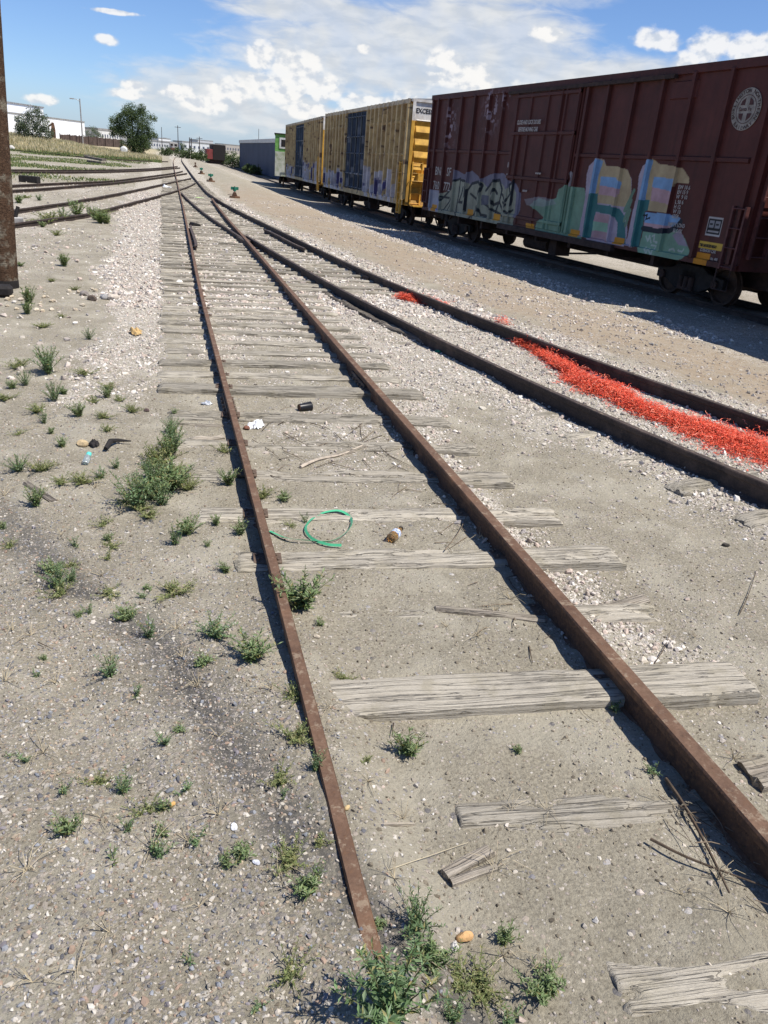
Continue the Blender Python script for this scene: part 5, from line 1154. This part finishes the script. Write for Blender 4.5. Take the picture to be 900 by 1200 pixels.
# rusty hopper like stack beside the warehouse
sp_ = AT(63, 161, 160); rs = empty('rusty_machine', (sp_[0], 160, sp_[2] - .6)); tag(rs, 'rusty upright machine with a bent arm in front of the white warehouse', 'machine')
MB().box(-.35, .35, -.35, .35, 0, 1.9).prism([(-.3, 1.9), (.35, 1.9), (.2, 2.9), (-.1, 3.0)], -.3, .3).build('mast', MT['rail'], rs, bevel=.03); MB().tube([(-.1, 0, 2.7), (-.7, 0, 2.3), (-.75, 0, 1.4)], .16, 8).build('bent_arm', MT['rail'], rs)
# far locomotive facing us
lp = AT(204.5, 181, 330); lo = empty('locomotive', (lp[0], 330, lp[2])); tag(lo, 'small distant locomotive with pale cab facing down the main track', 'locomotive'); lo.rotation_euler[2] = R(3)
MB().box(-1.4, 1.4, 0, 14, .9, 2.2).build('hood', MT['rail'], lo, bevel=.1); cbm = MB().box(-1.5, 1.5, 2.5, 5, 2.2, 4.1).build('cab', plain('pale_cab', (.42, .40, .37), .7, 0, .2, 2, 0), lo, bevel=.08)
MB().box(-1.2, -.3, 2.44, 2.49, 2.9, 3.6).box(.3, 1.2, 2.44, 2.49, 2.9, 3.6).build('cab_window', MT['iron'], cbm); MB().box(-1.4, 1.4, -.3, 0, .5, 1.5).build('pilot', MT['iron'], lo); MB().box(-1.3, 1.3, .6, 13, .05, .9).build('running_gear', MT['iron'], lo)
# red and dark car far down the train track
rp = AT(253, 190, 170); rc = empty('hopper_car', (rp[0], 170, TH(rp[0], 170))); tag(rc, 'dark square ended rail car with a red neighbour face, far down the track', 'rail car')
MB().box(-.6, 1.9, 0, 12, .7, 3.5).build('dark_body', MT['iron'], rc, bevel=.05); MB().box(-1.8, -.65, -.5, 8, .8, 2.6).build('red_body', plain('dull_red_paint', (.22, .05, .045), .7, 0, .2, 1, 0), rc, bevel=.05); MB().box(-1.5, 1.7, .5, 11, .05, .75).build('running_gear', MT['steel'], rc)
# switch stands
for i, (px, py, lab) in enumerate([(275, 232, 'nearest green topped switch stand beside the branching tracks'), (247, 213, 'second green topped switch stand, on a low dark box'), (236, 204, 'third switch stand up the line with a faded green top'), (229, 196, 'farthest and smallest switch stand, rusty brown')]):
    p = G(px, py); o = empty('switch_stand', tuple(p)); o.scale = (.66,) * 3; o.rotation_euler[2] = R(20 * i); tag(o, lab, 'switch stand', 'switch stands beside the branching tracks'); s_ = 1.0
    g = plain('switch_green', (.02, .15, .10), .5, 0, .2, 6, 0) if i < 3 else MT['rail']
    MB().box(-.38, .38, -.28, .28, .0, .14).build('tie_base', MT['rail'], o, bevel=.01)
    MB().prism([(-.2, .14), (.2, .14), (.1, .42), (-.1, .42)], -.15, .15).build('stand_body', MT['rail'], o, bevel=.02)
    MB().tube([(0, 0, .42), (0, 0, .85)], .03, 8).build('mast', MT['iron'], o)
    MB().box(-.3, .3, -.02, .02, .58, .80).disc((0, 0, .62), (0, 0, 1), .12, .28, 10).build('target', g, o, bevel=.01); MB().tube([(-.1, -.2, .3), (-.55, -.25, .22)], .02, 6).build('throw_lever', MT['iron'], o)
# ------------------------------------------------------------------ orange netting
def netting(name, path, n, label, seed, hmax=.10):
    """path: (px, py, half width m); torn plastic strips lying loosely"""
    r = np.random.default_rng(seed); P = np.array([[*G(px, py)[:2], w] for px, py, w in path]); sg = np.linalg.norm(np.diff(P[:, :2], axis=0), axis=1); cum = np.concatenate([[0], np.cumsum(sg)]); V = []; F_ = []; b = 0; COLS = []
    for k in range(n):
        t = r.uniform(0, cum[-1]); c = np.array([np.interp(t, cum, P[:, j]) for j in range(3)]); i = min(np.searchsorted(cum, t) - 1 if t > 0 else 0, len(P) - 2); i = max(i, 0); d = (P[i + 1, :2] - P[i, :2]) / sg[i]; nrm = np.array([-d[1], d[0]])
        off = r.normal(0, .42) + .5 * (float(vnoise(np.array([t * 2.3]), np.array([.5]), 8)[0]) - .5); w = c[2]; x, y = c[:2] + nrm * off * w + d * r.normal(0, .03); hh = hmax * math.exp(-off * off * 1.6) * (.35 + .65 * float(vnoise(np.array([x * 3]), np.array([y * 3]), 5)[0] * 1.4)); z = TH(x, y) + r.uniform(.0, 1) * hh + .01
        a = r.uniform(0, 6.28); el = r.normal(0, .16); m = r.integers(8, 20); st_ = r.uniform(.008, .02); hw = r.uniform(.0009, .0034); L_ = []
        for j in range(m):
            up = np.array([-math.sin(a), math.cos(a), r.normal(0, .5)]) * hw; V.append((x + up[0], y + up[1], z + up[2])); V.append((x - up[0], y - up[1], z - up[2]))
            a += r.normal(0, .85); el = el * .6 + r.normal(0, .28); x += math.cos(a) * st_ * math.cos(el); y += math.sin(a) * st_ * math.cos(el); z = max(z + math.sin(el) * st_, TH(x, y) + .004 if j % 3 == 0 else z - .02)
        for j in range(m - 1): F_.append((b + 2 * j, b + 2 * j + 1, b + 2 * j + 3, b + 2 * j + 2))
        b += 2 * m; ccl = np.array([(.84, .115, .05), (.76, .08, .035), (.88, .18, .09), (.45, .05, .03), (.86, .30, .20)])[r.choice(5, p=[.4, .25, .18, .09, .08])] * r.uniform(.85, 1.08); COLS += [ccl] * (2 * m)
    nc = np.array(COLS)
    o = mesh_np(name, V, F_, MT['net'], None, nc); tag(o, label, 'netting'); return o
netting('orange_netting', [(610, 404, .05), (632, 412, .09), (650, 426, .07), (668, 438, .10), (688, 452, .30), (712, 458, .34), (730, 470, .16), (752, 484, .26), (780, 492, .22), (806, 500, .32), (840, 513, .42), (880, 526, .50), (925, 540, .54), (960, 552, .54)], 17000, 'long heap of torn bright orange plastic netting between the branching rails', 1, .075)
netting('orange_netting', [(468, 351, .10), (485, 352, .26), (500, 356, .26), (518, 360, .12)], 1900, 'small flat pile of torn orange netting farther up the branching track', 2, .10)
netting('orange_netting', [(583, 378, .03), (594, 381, .06)], 90, 'tiny scrap of dark orange netting on the rail head', 3, .16)
# ------------------------------------------------------------------ litter
def rock(px, py, size, col, label, cat='rock', flat=.6, name='rock', seed=0, group=None):
    p = G(px, py); r = np.random.default_rng(seed + int(px * 7 + py)); 
    import bmesh
    bm = bmesh.new(); bmesh.ops.create_icosphere(bm, subdivisions=3, radius=1); V = np.array([v.co[:] for v in bm.verts])
    pl = r.normal(size=(9, 3)); pl /= np.linalg.norm(pl, axis=1)[:, None]; dd = r.uniform(.62, .9, 9)
    for a, d_ in zip(pl, dd): q = V @ a; V -= np.outer(np.clip(q - d_, 0, None), a)
    V *= 1 + .05 * (fbm(V[:, 0] * 3 + 9, V[:, 1] * 3 + V[:, 2] * 2, 8) - .5)[:, None]; V *= np.array([size, size * r.uniform(.6, .85), size * flat]); a = r.uniform(0, 3.14)
    for v_, c_ in zip(bm.verts, V): v_.co = (c_[0] * math.cos(a) - c_[1] * math.sin(a), c_[0] * math.sin(a) + c_[1] * math.cos(a), c_[2])
    me = bpy.data.meshes.new(name); bm.to_mesh(me); bm.free(); me.materials.append(plain('rock_' + name, col, .9, 0, .3, 18, .5, .01)); o = bpy.data.objects.new(name, me); C.objects.link(o); o.location = (p[0], p[1], p[2] + size * flat * .55); tag(o, label, cat, group); return o
rock(544, 1100, .030, (.55, .33, .15), 'orange brown rock among the weeds at the bottom'); rock(532, 1112, .02, (.55, .52, .48), 'pale stone touching the orange brown rock', seed=3)
rock(565, 479, .055, (.62, .57, .47), 'flat cream rock on bare dirt between the two tracks', flat=.25); rock(99, 346, .09, (.24, .21, .19), 'grey brown rock left of the dark one beyond the power pole', flat=.5); rock(108, 352, .085, (.12, .09, .07), 'dark brown rock in the middle of those beyond the power pole'); rock(122, 350, .09, (.36, .35, .34), 'grey stone, left one of the joined pair right of the pole'); rock(133, 351, .09, (.55, .48, .40), 'tan stone, right one of the joined pair right of the pole')
rock(643, 439 + 0, .05, (.6, .52, .42), 'tan stone at the netting beside the dark rail'); rock(710, 492, .045, (.55, .45, .35), 'tan stone against the dark rail below the netting', seed=2)
rock(878, 576, .05, (.58, .42, .30), 'tan rock at the right edge below the dark rail, left of two'); rock(896, 581, .05, (.42, .30, .24), 'brown rock at the right edge below the dark rail, right of two'); rock(97, 522, .05, (.50, .38, .22), 'tan round stone beside the rubber scrap in the weeds'); rock(640, 668, .028, (.60, .52, .40), 'cream pebble against the thick rail by the tie end', flat=.5); rock(371, 747, .02, (.6, .52, .4), 'cream pebble below the tiny weed inside the track')
rock(478, 405, .05, (.22, .19, .17), 'dark stone beside the split board in the pale ballast'); rock(172, 482, .03, (.13, .09, .08), 'dark brown stone left of the longest tie'); rock(407, 948, .014, (.55, .4, .2), 'small yellowish pebble inside the rusty rail end'); rock(202, 944, .014, (.55, .33, .12), 'small orange stone in the foreground gravel'); rock(274, 970, .02, (.75, .75, .76), 'bright white chip in the foreground gravel', flat=.3); rock(300, 1011, .016, (.55, .56, .62), 'pale bluish chip near the dark leafy weed', flat=.4)
rock(850, 640, .03, (.07, .06, .05), 'dark clod on the gravel at the right'); rock(14, 175, .5, (.55, .52, .48), 'pale boulder beyond the farthest left rail')
rr_ = random.Random(9)
for k in range(26): rock(rr_.uniform(8, 112), rr_.uniform(338, 366), rr_.uniform(.025, .055), rr_.choice([(.55, .46, .33), (.48, .40, .30), (.60, .52, .40)]), 'tan rock in the rubble strip right of the power pole foot', group='tan rubble near the power pole', seed=k)
# glass bottle on its side
gl, nt, b = nodes('amber_bottle_glass'); b.inputs['Base Color'].default_value = (.75, .48, .20, 1); b.inputs['Roughness'].default_value = .06; b.inputs['Transmission Weight'].default_value = .8; b.inputs['IOR'].default_value = 1.4
gw = plain('clear_plastic', (.60, .66, .66), .12, 0, .3, 30, 0, spec=.6, trans=.6)
p = G(463, 631); bo = empty('bottle', (p[0], p[1], p[2] + .032), R(52)); tag(bo, 'amber glass bottle lying on the dirt between the rails', 'bottle')
MB().disc((0, 0, 0), (1, 0, 0), .033, .1, 24, [(-.075, 0), (-.075, .030), (-.07, .033), (.030, .033), (.05, .024), (.062, .014), (.085, .0135), (.085, .0)]).build('glass_body', gl, bo, smooth=True)
MB().disc((0, 0, 0), (1, 0, 0), .034, .05, 24, [(-.03, .0336), (-.03, .0340), (.018, .0340), (.018, .0336)]).build('paper_label', plain('bottle_label', (.55, .58, .62), .6, 0, .6, 60, 0, col2=(.12, .18, .35)), bo)
MB().disc((.092, 0, 0), (1, 0, 0), .015, .016, 16).build('cap', MT['iron'], bo)
p = G(102, 543); wb_ = empty('plastic_bottle', (p[0], p[1], p[2] + .03), R(80)); tag(wb_, 'small clear plastic bottle with a turquoise top lying in the weeds', 'bottle'); wb_.rotation_euler = (0, R(-25), R(75)); wb_.scale = (.62,) * 3
MB().disc((0, 0, 0), (1, 0, 0), .04, .1, 20, [(-.07, 0), (-.07, .034), (-.06, .038), (.04, .038), (.06, .03)]).build('bottle_body', gw, wb_, smooth=True); MB().disc((.08, 0, 0), (1, 0, 0), .03, .05, 16).build('cap', plain('turquoise_plastic', (.12, .6, .52), .4, 0, .1, 9, 0), wb_)
# dark cup
p = G(357, 481); cu_ = empty('black_cup', (p[0], p[1], p[2] + .035), R(20)); tag(cu_, 'black cup lying on its side between the ties', 'cup')
MB().disc((0, 0, 0), (1, 0, 0), .04, .1, 20, [(-.06, 0), (-.06, .034), (.06, .046), (.064, .048), (.055, .042), (-.05, .03)]).build('cup_body', plain('black_plastic', (.02, .02, .022), .35, 0, .2, 9, 0), cu_, smooth=True); MB().disc((-.062, 0, 0), (1, 0, 0), .03, .006, 16).build('cup_base', MT['rail'], cu_)
def crumple(name, px, py, w, d, h, mat, label, cat, seed, n=26):
    p = G(px, py); xs = np.linspace(-1, 1, n); A, B = np.meshgrid(xs, xs); rr2 = np.sqrt(A * A + B * B); ed = ss(1.05, .5, rr2 * (1 + .5 * (fbm(A * 2 + seed, B * 2, seed) - .5)))
    Zc = h * ed * (fbm(A * 2.2 + seed, B * 2.2, seed + 1, 5) * 1.5 - .25); Ax = A * w / 2 * (1 + .3 * (fbm(A * 3, B * 3, seed + 2) - .5)); By = B * d / 2 * (1 + .3 * (fbm(A * 3, B * 3, seed + 3) - .5))
    keep = ed > .12; ii = np.arange(n * n).reshape(n, n); q = np.stack([ii[:-1, :-1], ii[:-1, 1:], ii[1:, 1:], ii[1:, :-1]], -1).reshape(-1, 4); kk = keep.ravel()[q].all(1)
    o = mesh_np(name, np.stack([Ax, By, Zc + .004], -1).reshape(-1, 3), q[kk], mat); o.location = tuple(p); o.rotation_euler[2] = seed; tag(o, label, cat); return o
wp = plain('white_plastic_film', (.78, .79, .80), .35, 0, .12, 20, 0)
crumple('plastic_bag', 300, 500, .22, .16, .08, wp, 'crumpled white plastic bag lying between ties near the left rail', 'bag', 1); rock(289, 503, .035, (.20, .09, .06), 'red brown lump beside the crumpled white bag')
crumple('plastic_bag', 196, 220, .9, .5, .18, wp, 'white plastic sheet caught at the crossing of the far left rails', 'bag', 2)
crumple('paper_scrap', 242, 474, .12, .08, .04, plain('grey_foil', (.45, .47, .5), .3, .2, .2, 20, 0), 'grey foil scrap beside the left rail near the longest tie', 'litter', 3, 18)
crumple('green_rag', 514, 413, .16, .12, .05, plain('green_cloth', (.03, .22, .12), .8, 0, .3, 12, 0), 'small green rag beside the split dark board', 'rag', 4, 18)
crumple('cardboard_piece', 159, 391, .28, .18, .09, plain('tan_card', (.50, .34, .15), .8, 0, .3, 6, 0), 'tan cardboard piece lying left of the ballast strip', 'cardboard', 5, 16)
crumple('green_scrap', 236, 233, .8, .4, .06, plain('lime_paint', (.45, .72, .22), .7, 0, .3, 6, 0, col2=(.6, .65, .5)), 'lime green patch of painted plastic by the switch point', 'scrap', 6, 18)
# green strapping loop
gs = plain('green_strap_plastic', (.08, .42, .22), .35, 0, .15, 9, 0)
cp = [G(x, y) for x, y in [(316, 624), (335, 634), (362, 637), (388, 636), (405, 628), (412, 616), (408, 606), (396, 602), (378, 604), (364, 612), (358, 624), (366, 634), (384, 641), (400, 643)]]
Q = spline([(p[0], p[1], p[2] + .010 + .014 * abs(math.sin(i * 1.1))) for i, p in enumerate(cp)], .02); T = np.gradient(Q, axis=0); T /= np.linalg.norm(T, axis=1)[:, None]; V = []; Fs = []
for i, (q_, t_) in enumerate(zip(Q, T)):
    s_ = np.cross(t_, (0, 0, 1)); s_ = s_ / np.linalg.norm(s_); tw = .9 * math.sin(i * .06); u = s_ * math.cos(tw) + np.array([0, 0, 1]) * math.sin(tw); V += [q_ + u * .009, q_ - u * .009]
Fs = [(2 * i, 2 * i + 1, 2 * i + 3, 2 * i + 2) for i in range(len(Q) - 1)]
o = mesh_np('plastic_strap', V, Fs, gs); tag(o, 'loop of green plastic strapping lying across the left rail and dirt', 'strap')
o.modifiers.new('t', 'SOLIDIFY').thickness = .0012
# rubber scrap
cp = [G(x, y) for x, y in [(124, 530), (130, 524), (138, 520), (154, 521)]]; m = MB(); m.tube([(p[0], p[1], p[2] + .03 + .02 * (i == 1)) for i, p in enumerate(cp)], [.016, .022, .015, .005], 8); o = m.build('tyre_scrap', MT['iron']); tag(o, 'curved black tyre scrap lying in the weeds on the left', 'tyre scrap')
o = crumple('rubber_flap', 110, 522, .16, .1, .05, MT['iron'], 'flat black rubber flap beside the tan round stone', 'rubber', 8, 14)
# sticks and twigs
tw_ = plain('dry_twig', (.20, .155, .11), .9, 0, .4, 20, .2, .003); tw2 = plain('dark_twig', (.09, .065, .045), .9, 0, .4, 20, .2, .003)
def stick(pts, r, label, mat=tw_, name='stick', r2=None, lift=.012, group=None):
    P = [G(x, y) for x, y in pts]; Q = spline([(p[0], p[1], p[2] + lift + .006 * (i % 2)) for i, p in enumerate(P)], .03); m = MB().tube([tuple(q) for q in Q], r, 6, r2=r2 or r * .4); o = m.build(name, mat); tag(o, label, 'stick', group); return o
stick([(779, 917), (800, 950), (826, 995), (852, 1052)], .0085, 'thick straight stick leaning across the twigs by the thick rail', tw2, r2=.004, lift=.02)
stick([(760, 990), (800, 1012), (850, 1030), (905, 1052)], .006, 'long dark stick crossing the thick straight one at the right', tw2, lift=.03)
for i in range(34):
    a = rr_.uniform(0, 1); x = 770 + 130 * a + rr_.uniform(-12, 30); y = 930 + 110 * a + rr_.uniform(-25, 30); l = rr_.uniform(25, 80); an = math.atan2(110, 130) + rr_.gauss(0, .45)
    stick([(x, y), (x + l * .5 * math.cos(an) + rr_.uniform(-4, 4), y + l * .5 * math.sin(an)), (x + l * math.cos(an), y + l * math.sin(an) + rr_.uniform(-6, 6))], rr_.uniform(.0012, .0028), 'thin twig in the brush pile against the thick rail', rr_.choice([tw_, tw2]), 'twig', lift=rr_.uniform(.005, .04), group='twigs piled against the thick rail')
for i in range(46):
    y = rr_.uniform(495, 760); xr = 545 + .877 * (y - 575); x = xr - rr_.uniform(10, 60 + (y - 495) * .25); l = rr_.uniform(12, 42); an = rr_.uniform(0, 3.1)
    stick([(x, y), (x + l * .5 * math.cos(an) + rr_.uniform(-3, 3), y + l * .4 * math.sin(an)), (x + l * math.cos(an), y + l * .7 * math.sin(an))], rr_.uniform(.0015, .004), 'short twig on the dirt along the inner side of the thick rail', rr_.choice([tw_, tw2]), 'twig', lift=.006, group='twigs scattered between the rails')
for i in range(30):
    y = rr_.uniform(480, 560); x = rr_.uniform(290, 500); l = rr_.uniform(14, 50); an = rr_.uniform(-.7, .9)
    stick([(x, y), (x + l * .5 * math.cos(an), y + l * .4 * math.sin(an) + rr_.uniform(-3, 3)), (x + l * math.cos(an), y + l * .7 * math.sin(an))], rr_.uniform(.0018, .0045), 'thin twig lying over the upper ties near the white bag', rr_.choice([tw_, tw2]), 'twig', lift=.012, group='twigs over the upper ties')
stick([(352, 549), (372, 541), (400, 534), (425, 524)], .014, 'bleached forked branch lying on the splintered tie', plain('bleached_branch', (.46, .39, .31), .9, 0, .3, 15, .3, .004), 'branch', r2=.006)
stick([(521, 648), (538, 626), (550, 598)], .004, 'pale bent twig standing up against the thick rail', tw_, lift=.02); stick([(645, 792), (664, 806), (684, 838), (700, 850)], .0022, 'thin dark twig curling over the broad smooth tie', tw2); stick([(766, 780), (778, 762), (785, 742)], .003, 'thin upright twig outside the thick rail', tw2)
stick([(866, 722), (876, 700), (886, 670)], .003, 'thin dark twig on the dirt near the right edge', tw2); stick([(456, 1022), (500, 1008), (548, 990)], .0022, 'long thin straw pointing at the thick wood chip', plain('straw', (.5, .43, .3), .9, 0, .2, 20, 0), 'straw'); stick([(461, 850), (459, 866)], .003, 'short dark stick stub below the broad smooth tie', tw2)
stick([(494, 1148), (515, 1170), (536, 1186)], .003, 'dark twig under the bottom weed clump', tw2); stick([(45, 755), (62, 764)], .003, 'short brown twig on the gravel at the left', tw2)
# yard lumber beyond the left tracks
for i, (x0, y0, x1, y1, w, hh, lab) in enumerate([(101, 185, 122, 189, .5, .35, 'old timber stack left of the far rails, longest log'), (104, 190, 121, 192.5, .4, .3, 'old timber lying in front of the longest log'), (98, 183, 115, 184.5, .4, .3, 'old timber behind the longest log')]):
    plank(x0, y0, x1, y1, w, hh, lab, 'oldplank', .02, cat='timber', name='timber')
p = G(35, 214); o = MB().box(-.45, .45, -.2, .2, 0, .30).build('battery_box', MT['iron'], None, bevel=.02); o.location = tuple(p); o.rotation_euler[2] = R(-14); tag(o, 'black rectangular block in the green growth between the left tracks', 'box')
p = G(21, 262); o = empty('junk_post', tuple(p), R(30)); tag(o, 'leaning black and grey post stub just right of the power pole', 'post stub'); MB().tube([(-.1, 0, 0), (.05, 0, .42)], .05, 8).build('post', MT['iron'], o); MB().box(-.22, .12, -.1, .1, 0, .16).build('foot', MT['galv'], o, bevel=.02)
p = G(2, 347); o = MB().box(-.15, .15, -.12, .12, 0, .16).build('black_bundle', MT['iron'], None, bevel=.04); o.location = tuple(p); tag(o, 'black bundle at the foot of the power pole', 'bundle')
p = G(701, 487 - 0); o = empty('can', (*G(722, 499)[:2], G(722, 499)[2] + .03), R(-35)); tag(o, 'crushed silver can lying against the dark rail below the netting', 'can'); MB().disc((0, 0, 0), (1, 0, 0), .03, .11, 16, [(-.055, 0), (-.055, .026), (-.048, .031), (0, .026), (.048, .031), (.055, .026), (.055, 0)]).build('can_body', plain('silver_can', (.6, .6, .63), .3, .8, .2, 30, 0), o, smooth=True)
# ------------------------------------------------------------------ sky
sunv = Vector((2.3, -1.75, 4.9)).normalized(); el = math.asin(sunv.z); azs = math.atan2(sunv.x, sunv.y)
sl = bpy.data.lights.new('sun', 'SUN'); so = bpy.data.objects.new('sun', sl); C.objects.link(so); sl.energy = 4.9; sl.angle = R(.53); sl.color = (1, .95, .87); so.rotation_euler = sunv.to_track_quat('Z', 'Y').to_euler()
wd = bpy.data.worlds.new('World'); S.world = wd; wd.use_nodes = True; nt = wd.node_tree; nt.nodes.clear(); n = N(nt)
out = n.add('ShaderNodeOutputWorld'); bg = n.add('ShaderNodeBackground'); n.lk(bg.outputs[0], out.inputs[0])
sky = n.add('ShaderNodeTexSky', sky_type='NISHITA'); sky.sun_disc = False; sky.sun_elevation = el; sky.sun_rotation = azs; sky.air_density = 1.0; sky.dust_density = .7; sky.ozone_density = 2.0; sky.altitude = 1300
gen = n.add('ShaderNodeTexCoord').outputs['Generated']; x_, y_, z_ = n.sep(gen)
azn = n.m('MULTIPLY', n.m('ARCTAN2', x_, y_), 57.2958); eln = n.m('MULTIPLY', n.m('ARCSINE', z_), 57.2958)
cv = n.add('ShaderNodeCombineXYZ'); n.lk(azn, cv.inputs[0]); n.lk(eln, cv.inputs[1]); P2 = cv.outputs[0]
def ell(a, e, ra, re, tilt=0):
    dx = n.m('SUBTRACT', azn, a); dy = n.m('SUBTRACT', eln, e)
    if tilt: dy = n.m('SUBTRACT', dy, n.m('MULTIPLY', dx, tilt))
    return n.m('SQRT', n.m('ADD', n.m('POWER', n.m('DIVIDE', dx, ra), 2), n.m('POWER', n.m('DIVIDE', dy, re), 2)))
puff = n.noise(n.mp(P2, (1, 1.35, 1)), .95, 6, .48, .0); puff2 = n.noise(n.mp(P2, (1, 1.2, 1), (5, 3, 0)), .45, 4, .5)
wisp = n.noise(n.mp(P2, (.5, 1.6, 1), (0, 0, 0), (0, 0, R(-8))), .9, 6, .55, .4)
def layer(shapes, nz, amp, soft):
    r = None
    for s_ in shapes:
        d = ell(*s_); r = d if r is None else n.m('MINIMUM', r, d)
    d = n.m('ADD', r, n.m('MULTIPLY', n.m('SUBTRACT', .5, nz), amp)); return n.rng(d, 1.0 + soft, 1.0 - soft)
veil = layer([(15, 6.4, 10.5, 2.5, .05), (20, 8.0, 6.5, 2.0), (22.5, 5.2, 6, 3.6), (10, 8.3, 6, .8), (19, 11, 8, 1.9), (4.5, 3.0, 7, 2.0), (30, 6, 5, 1.3)], wisp, .9, .34)
cum = layer([(6.3, 5.6, .9, .85), (8.6, 5.1, 1.6, 1.0), (7.6, 3.9, 1.9, 1.0), (4.6, 3.5, 1.4, .7), (10.4, 4.1, 1.4, .8), (1.2, 3.1, 1.1, .45), (2.9, 2.6, 1.4, .6), (9.8, 2.7, 2.4, .5), (-1.6, 3.2, .7, .35), (-2.0, 2.7, 1.0, .3), (-3, 5.5, .65, .28), (13.5, 3.3, 2.2, .8), (16.6, 3.4, 1.8, 1.0),
             (18.0, 6.4, 1.0, .65), (19.3, 5.6, 1.9, .7), (20.3, 5.2, 1.3, .6), (24.4, 8.2, 1.1, .4), (31.0, 8.2, 1.3, .55), (31.5, 8.0, 1.0, .4), (34.4, 7.9, 1.3, .85), (36.4, 7.9, 1.7, .75), (39, 8.3, 2.2, 1.0), (33.2, 7.2, .8, .5), (29, 5.6, 2.4, .5), (24, 4.6, 2.2, .9), (-7, 1.9, 1, .3), (-2.5, 7.0, 1.4, .14), (13.0, 6.6, .5, .3)], puff, 1.55, .30)
hz = n.rng(eln, 3.6, -1.0)
skyc = n.add('ShaderNodeHueSaturation'); n.lk(sky.outputs[0], skyc.inputs['Color']); skyc.inputs['Saturation'].default_value = 1.0; skyc.inputs['Value'].default_value = 1.0
K = .80 / .055
def sc3(c, k=K): return tuple(a * k for a in c)
tintsky = n.mix(1, sky.outputs[0], (1.25, 1.5, 1.95), 'MULTIPLY')
c = base = n.mix(n.m('MULTIPLY', hz, .75), tintsky, sc3((.42, .53, .68)))
c = n.mix(n.m('MULTIPLY', veil, n.rng(puff2, .3, .7, .72, .97)), c, n.mix(n.rng(wisp, .35, .65), sc3((.62, .66, .71)), sc3((.76, .78, .80))))
# cumulus: bright crowns, greyer undersides; a second look-up a little toward the sun gives the relief
pf2 = n.noise(n.mp(P2, (1, 1.35, 1), (-.22, -.38, 0)), .95, 6, .48, .0)
rel = n.rng(n.m('ADD', n.m('SUBTRACT', puff, pf2), n.m('MULTIPLY', n.m('SUBTRACT', cum, .5), .12)), -.12, .10)
cc_ = n.mix(rel, sc3((.66, .70, .76)), sc3((.98, .96, .93)))
c = n.mix(n.m('MULTIPLY', cum, .85), c, cc_)
n.lk(c, bg.inputs['Color']); bg.inputs['Strength'].default_value = .055
bg2 = n.add('ShaderNodeBackground'); n.lk(base, bg2.inputs['Color']); bg2.inputs['Strength'].default_value = .055
inr = n.m('MULTIPLY', n.m('LESS_THAN', n.m('ABSOLUTE', n.m('SUBTRACT', eln, 7)), 10), n.m('LESS_THAN', n.m('ABSOLUTE', n.m('SUBTRACT', azn, 14)), 38))
mxs = n.add('ShaderNodeMixShader'); n.lk(inr, mxs.inputs[0]); n.lk(bg2.outputs[0], mxs.inputs[1]); n.lk(bg.outputs[0], mxs.inputs[2]); n.lk(mxs.outputs[0], out.inputs[0])
wd.cycles.sampling_method = 'MANUAL'; wd.cycles.sample_map_resolution = 512
S.view_settings.view_transform = 'Standard'; S.view_settings.look = 'None'; S.view_settings.gamma = 1; S.view_settings.use_curve_mapping = False; S.view_settings.exposure = .36
S.cycles.max_bounces = 4; S.cycles.diffuse_bounces = 2; S.cycles.glossy_bounces = 2; S.cycles.transmission_bounces = 4; S.cycles.transparent_max_bounces = 8
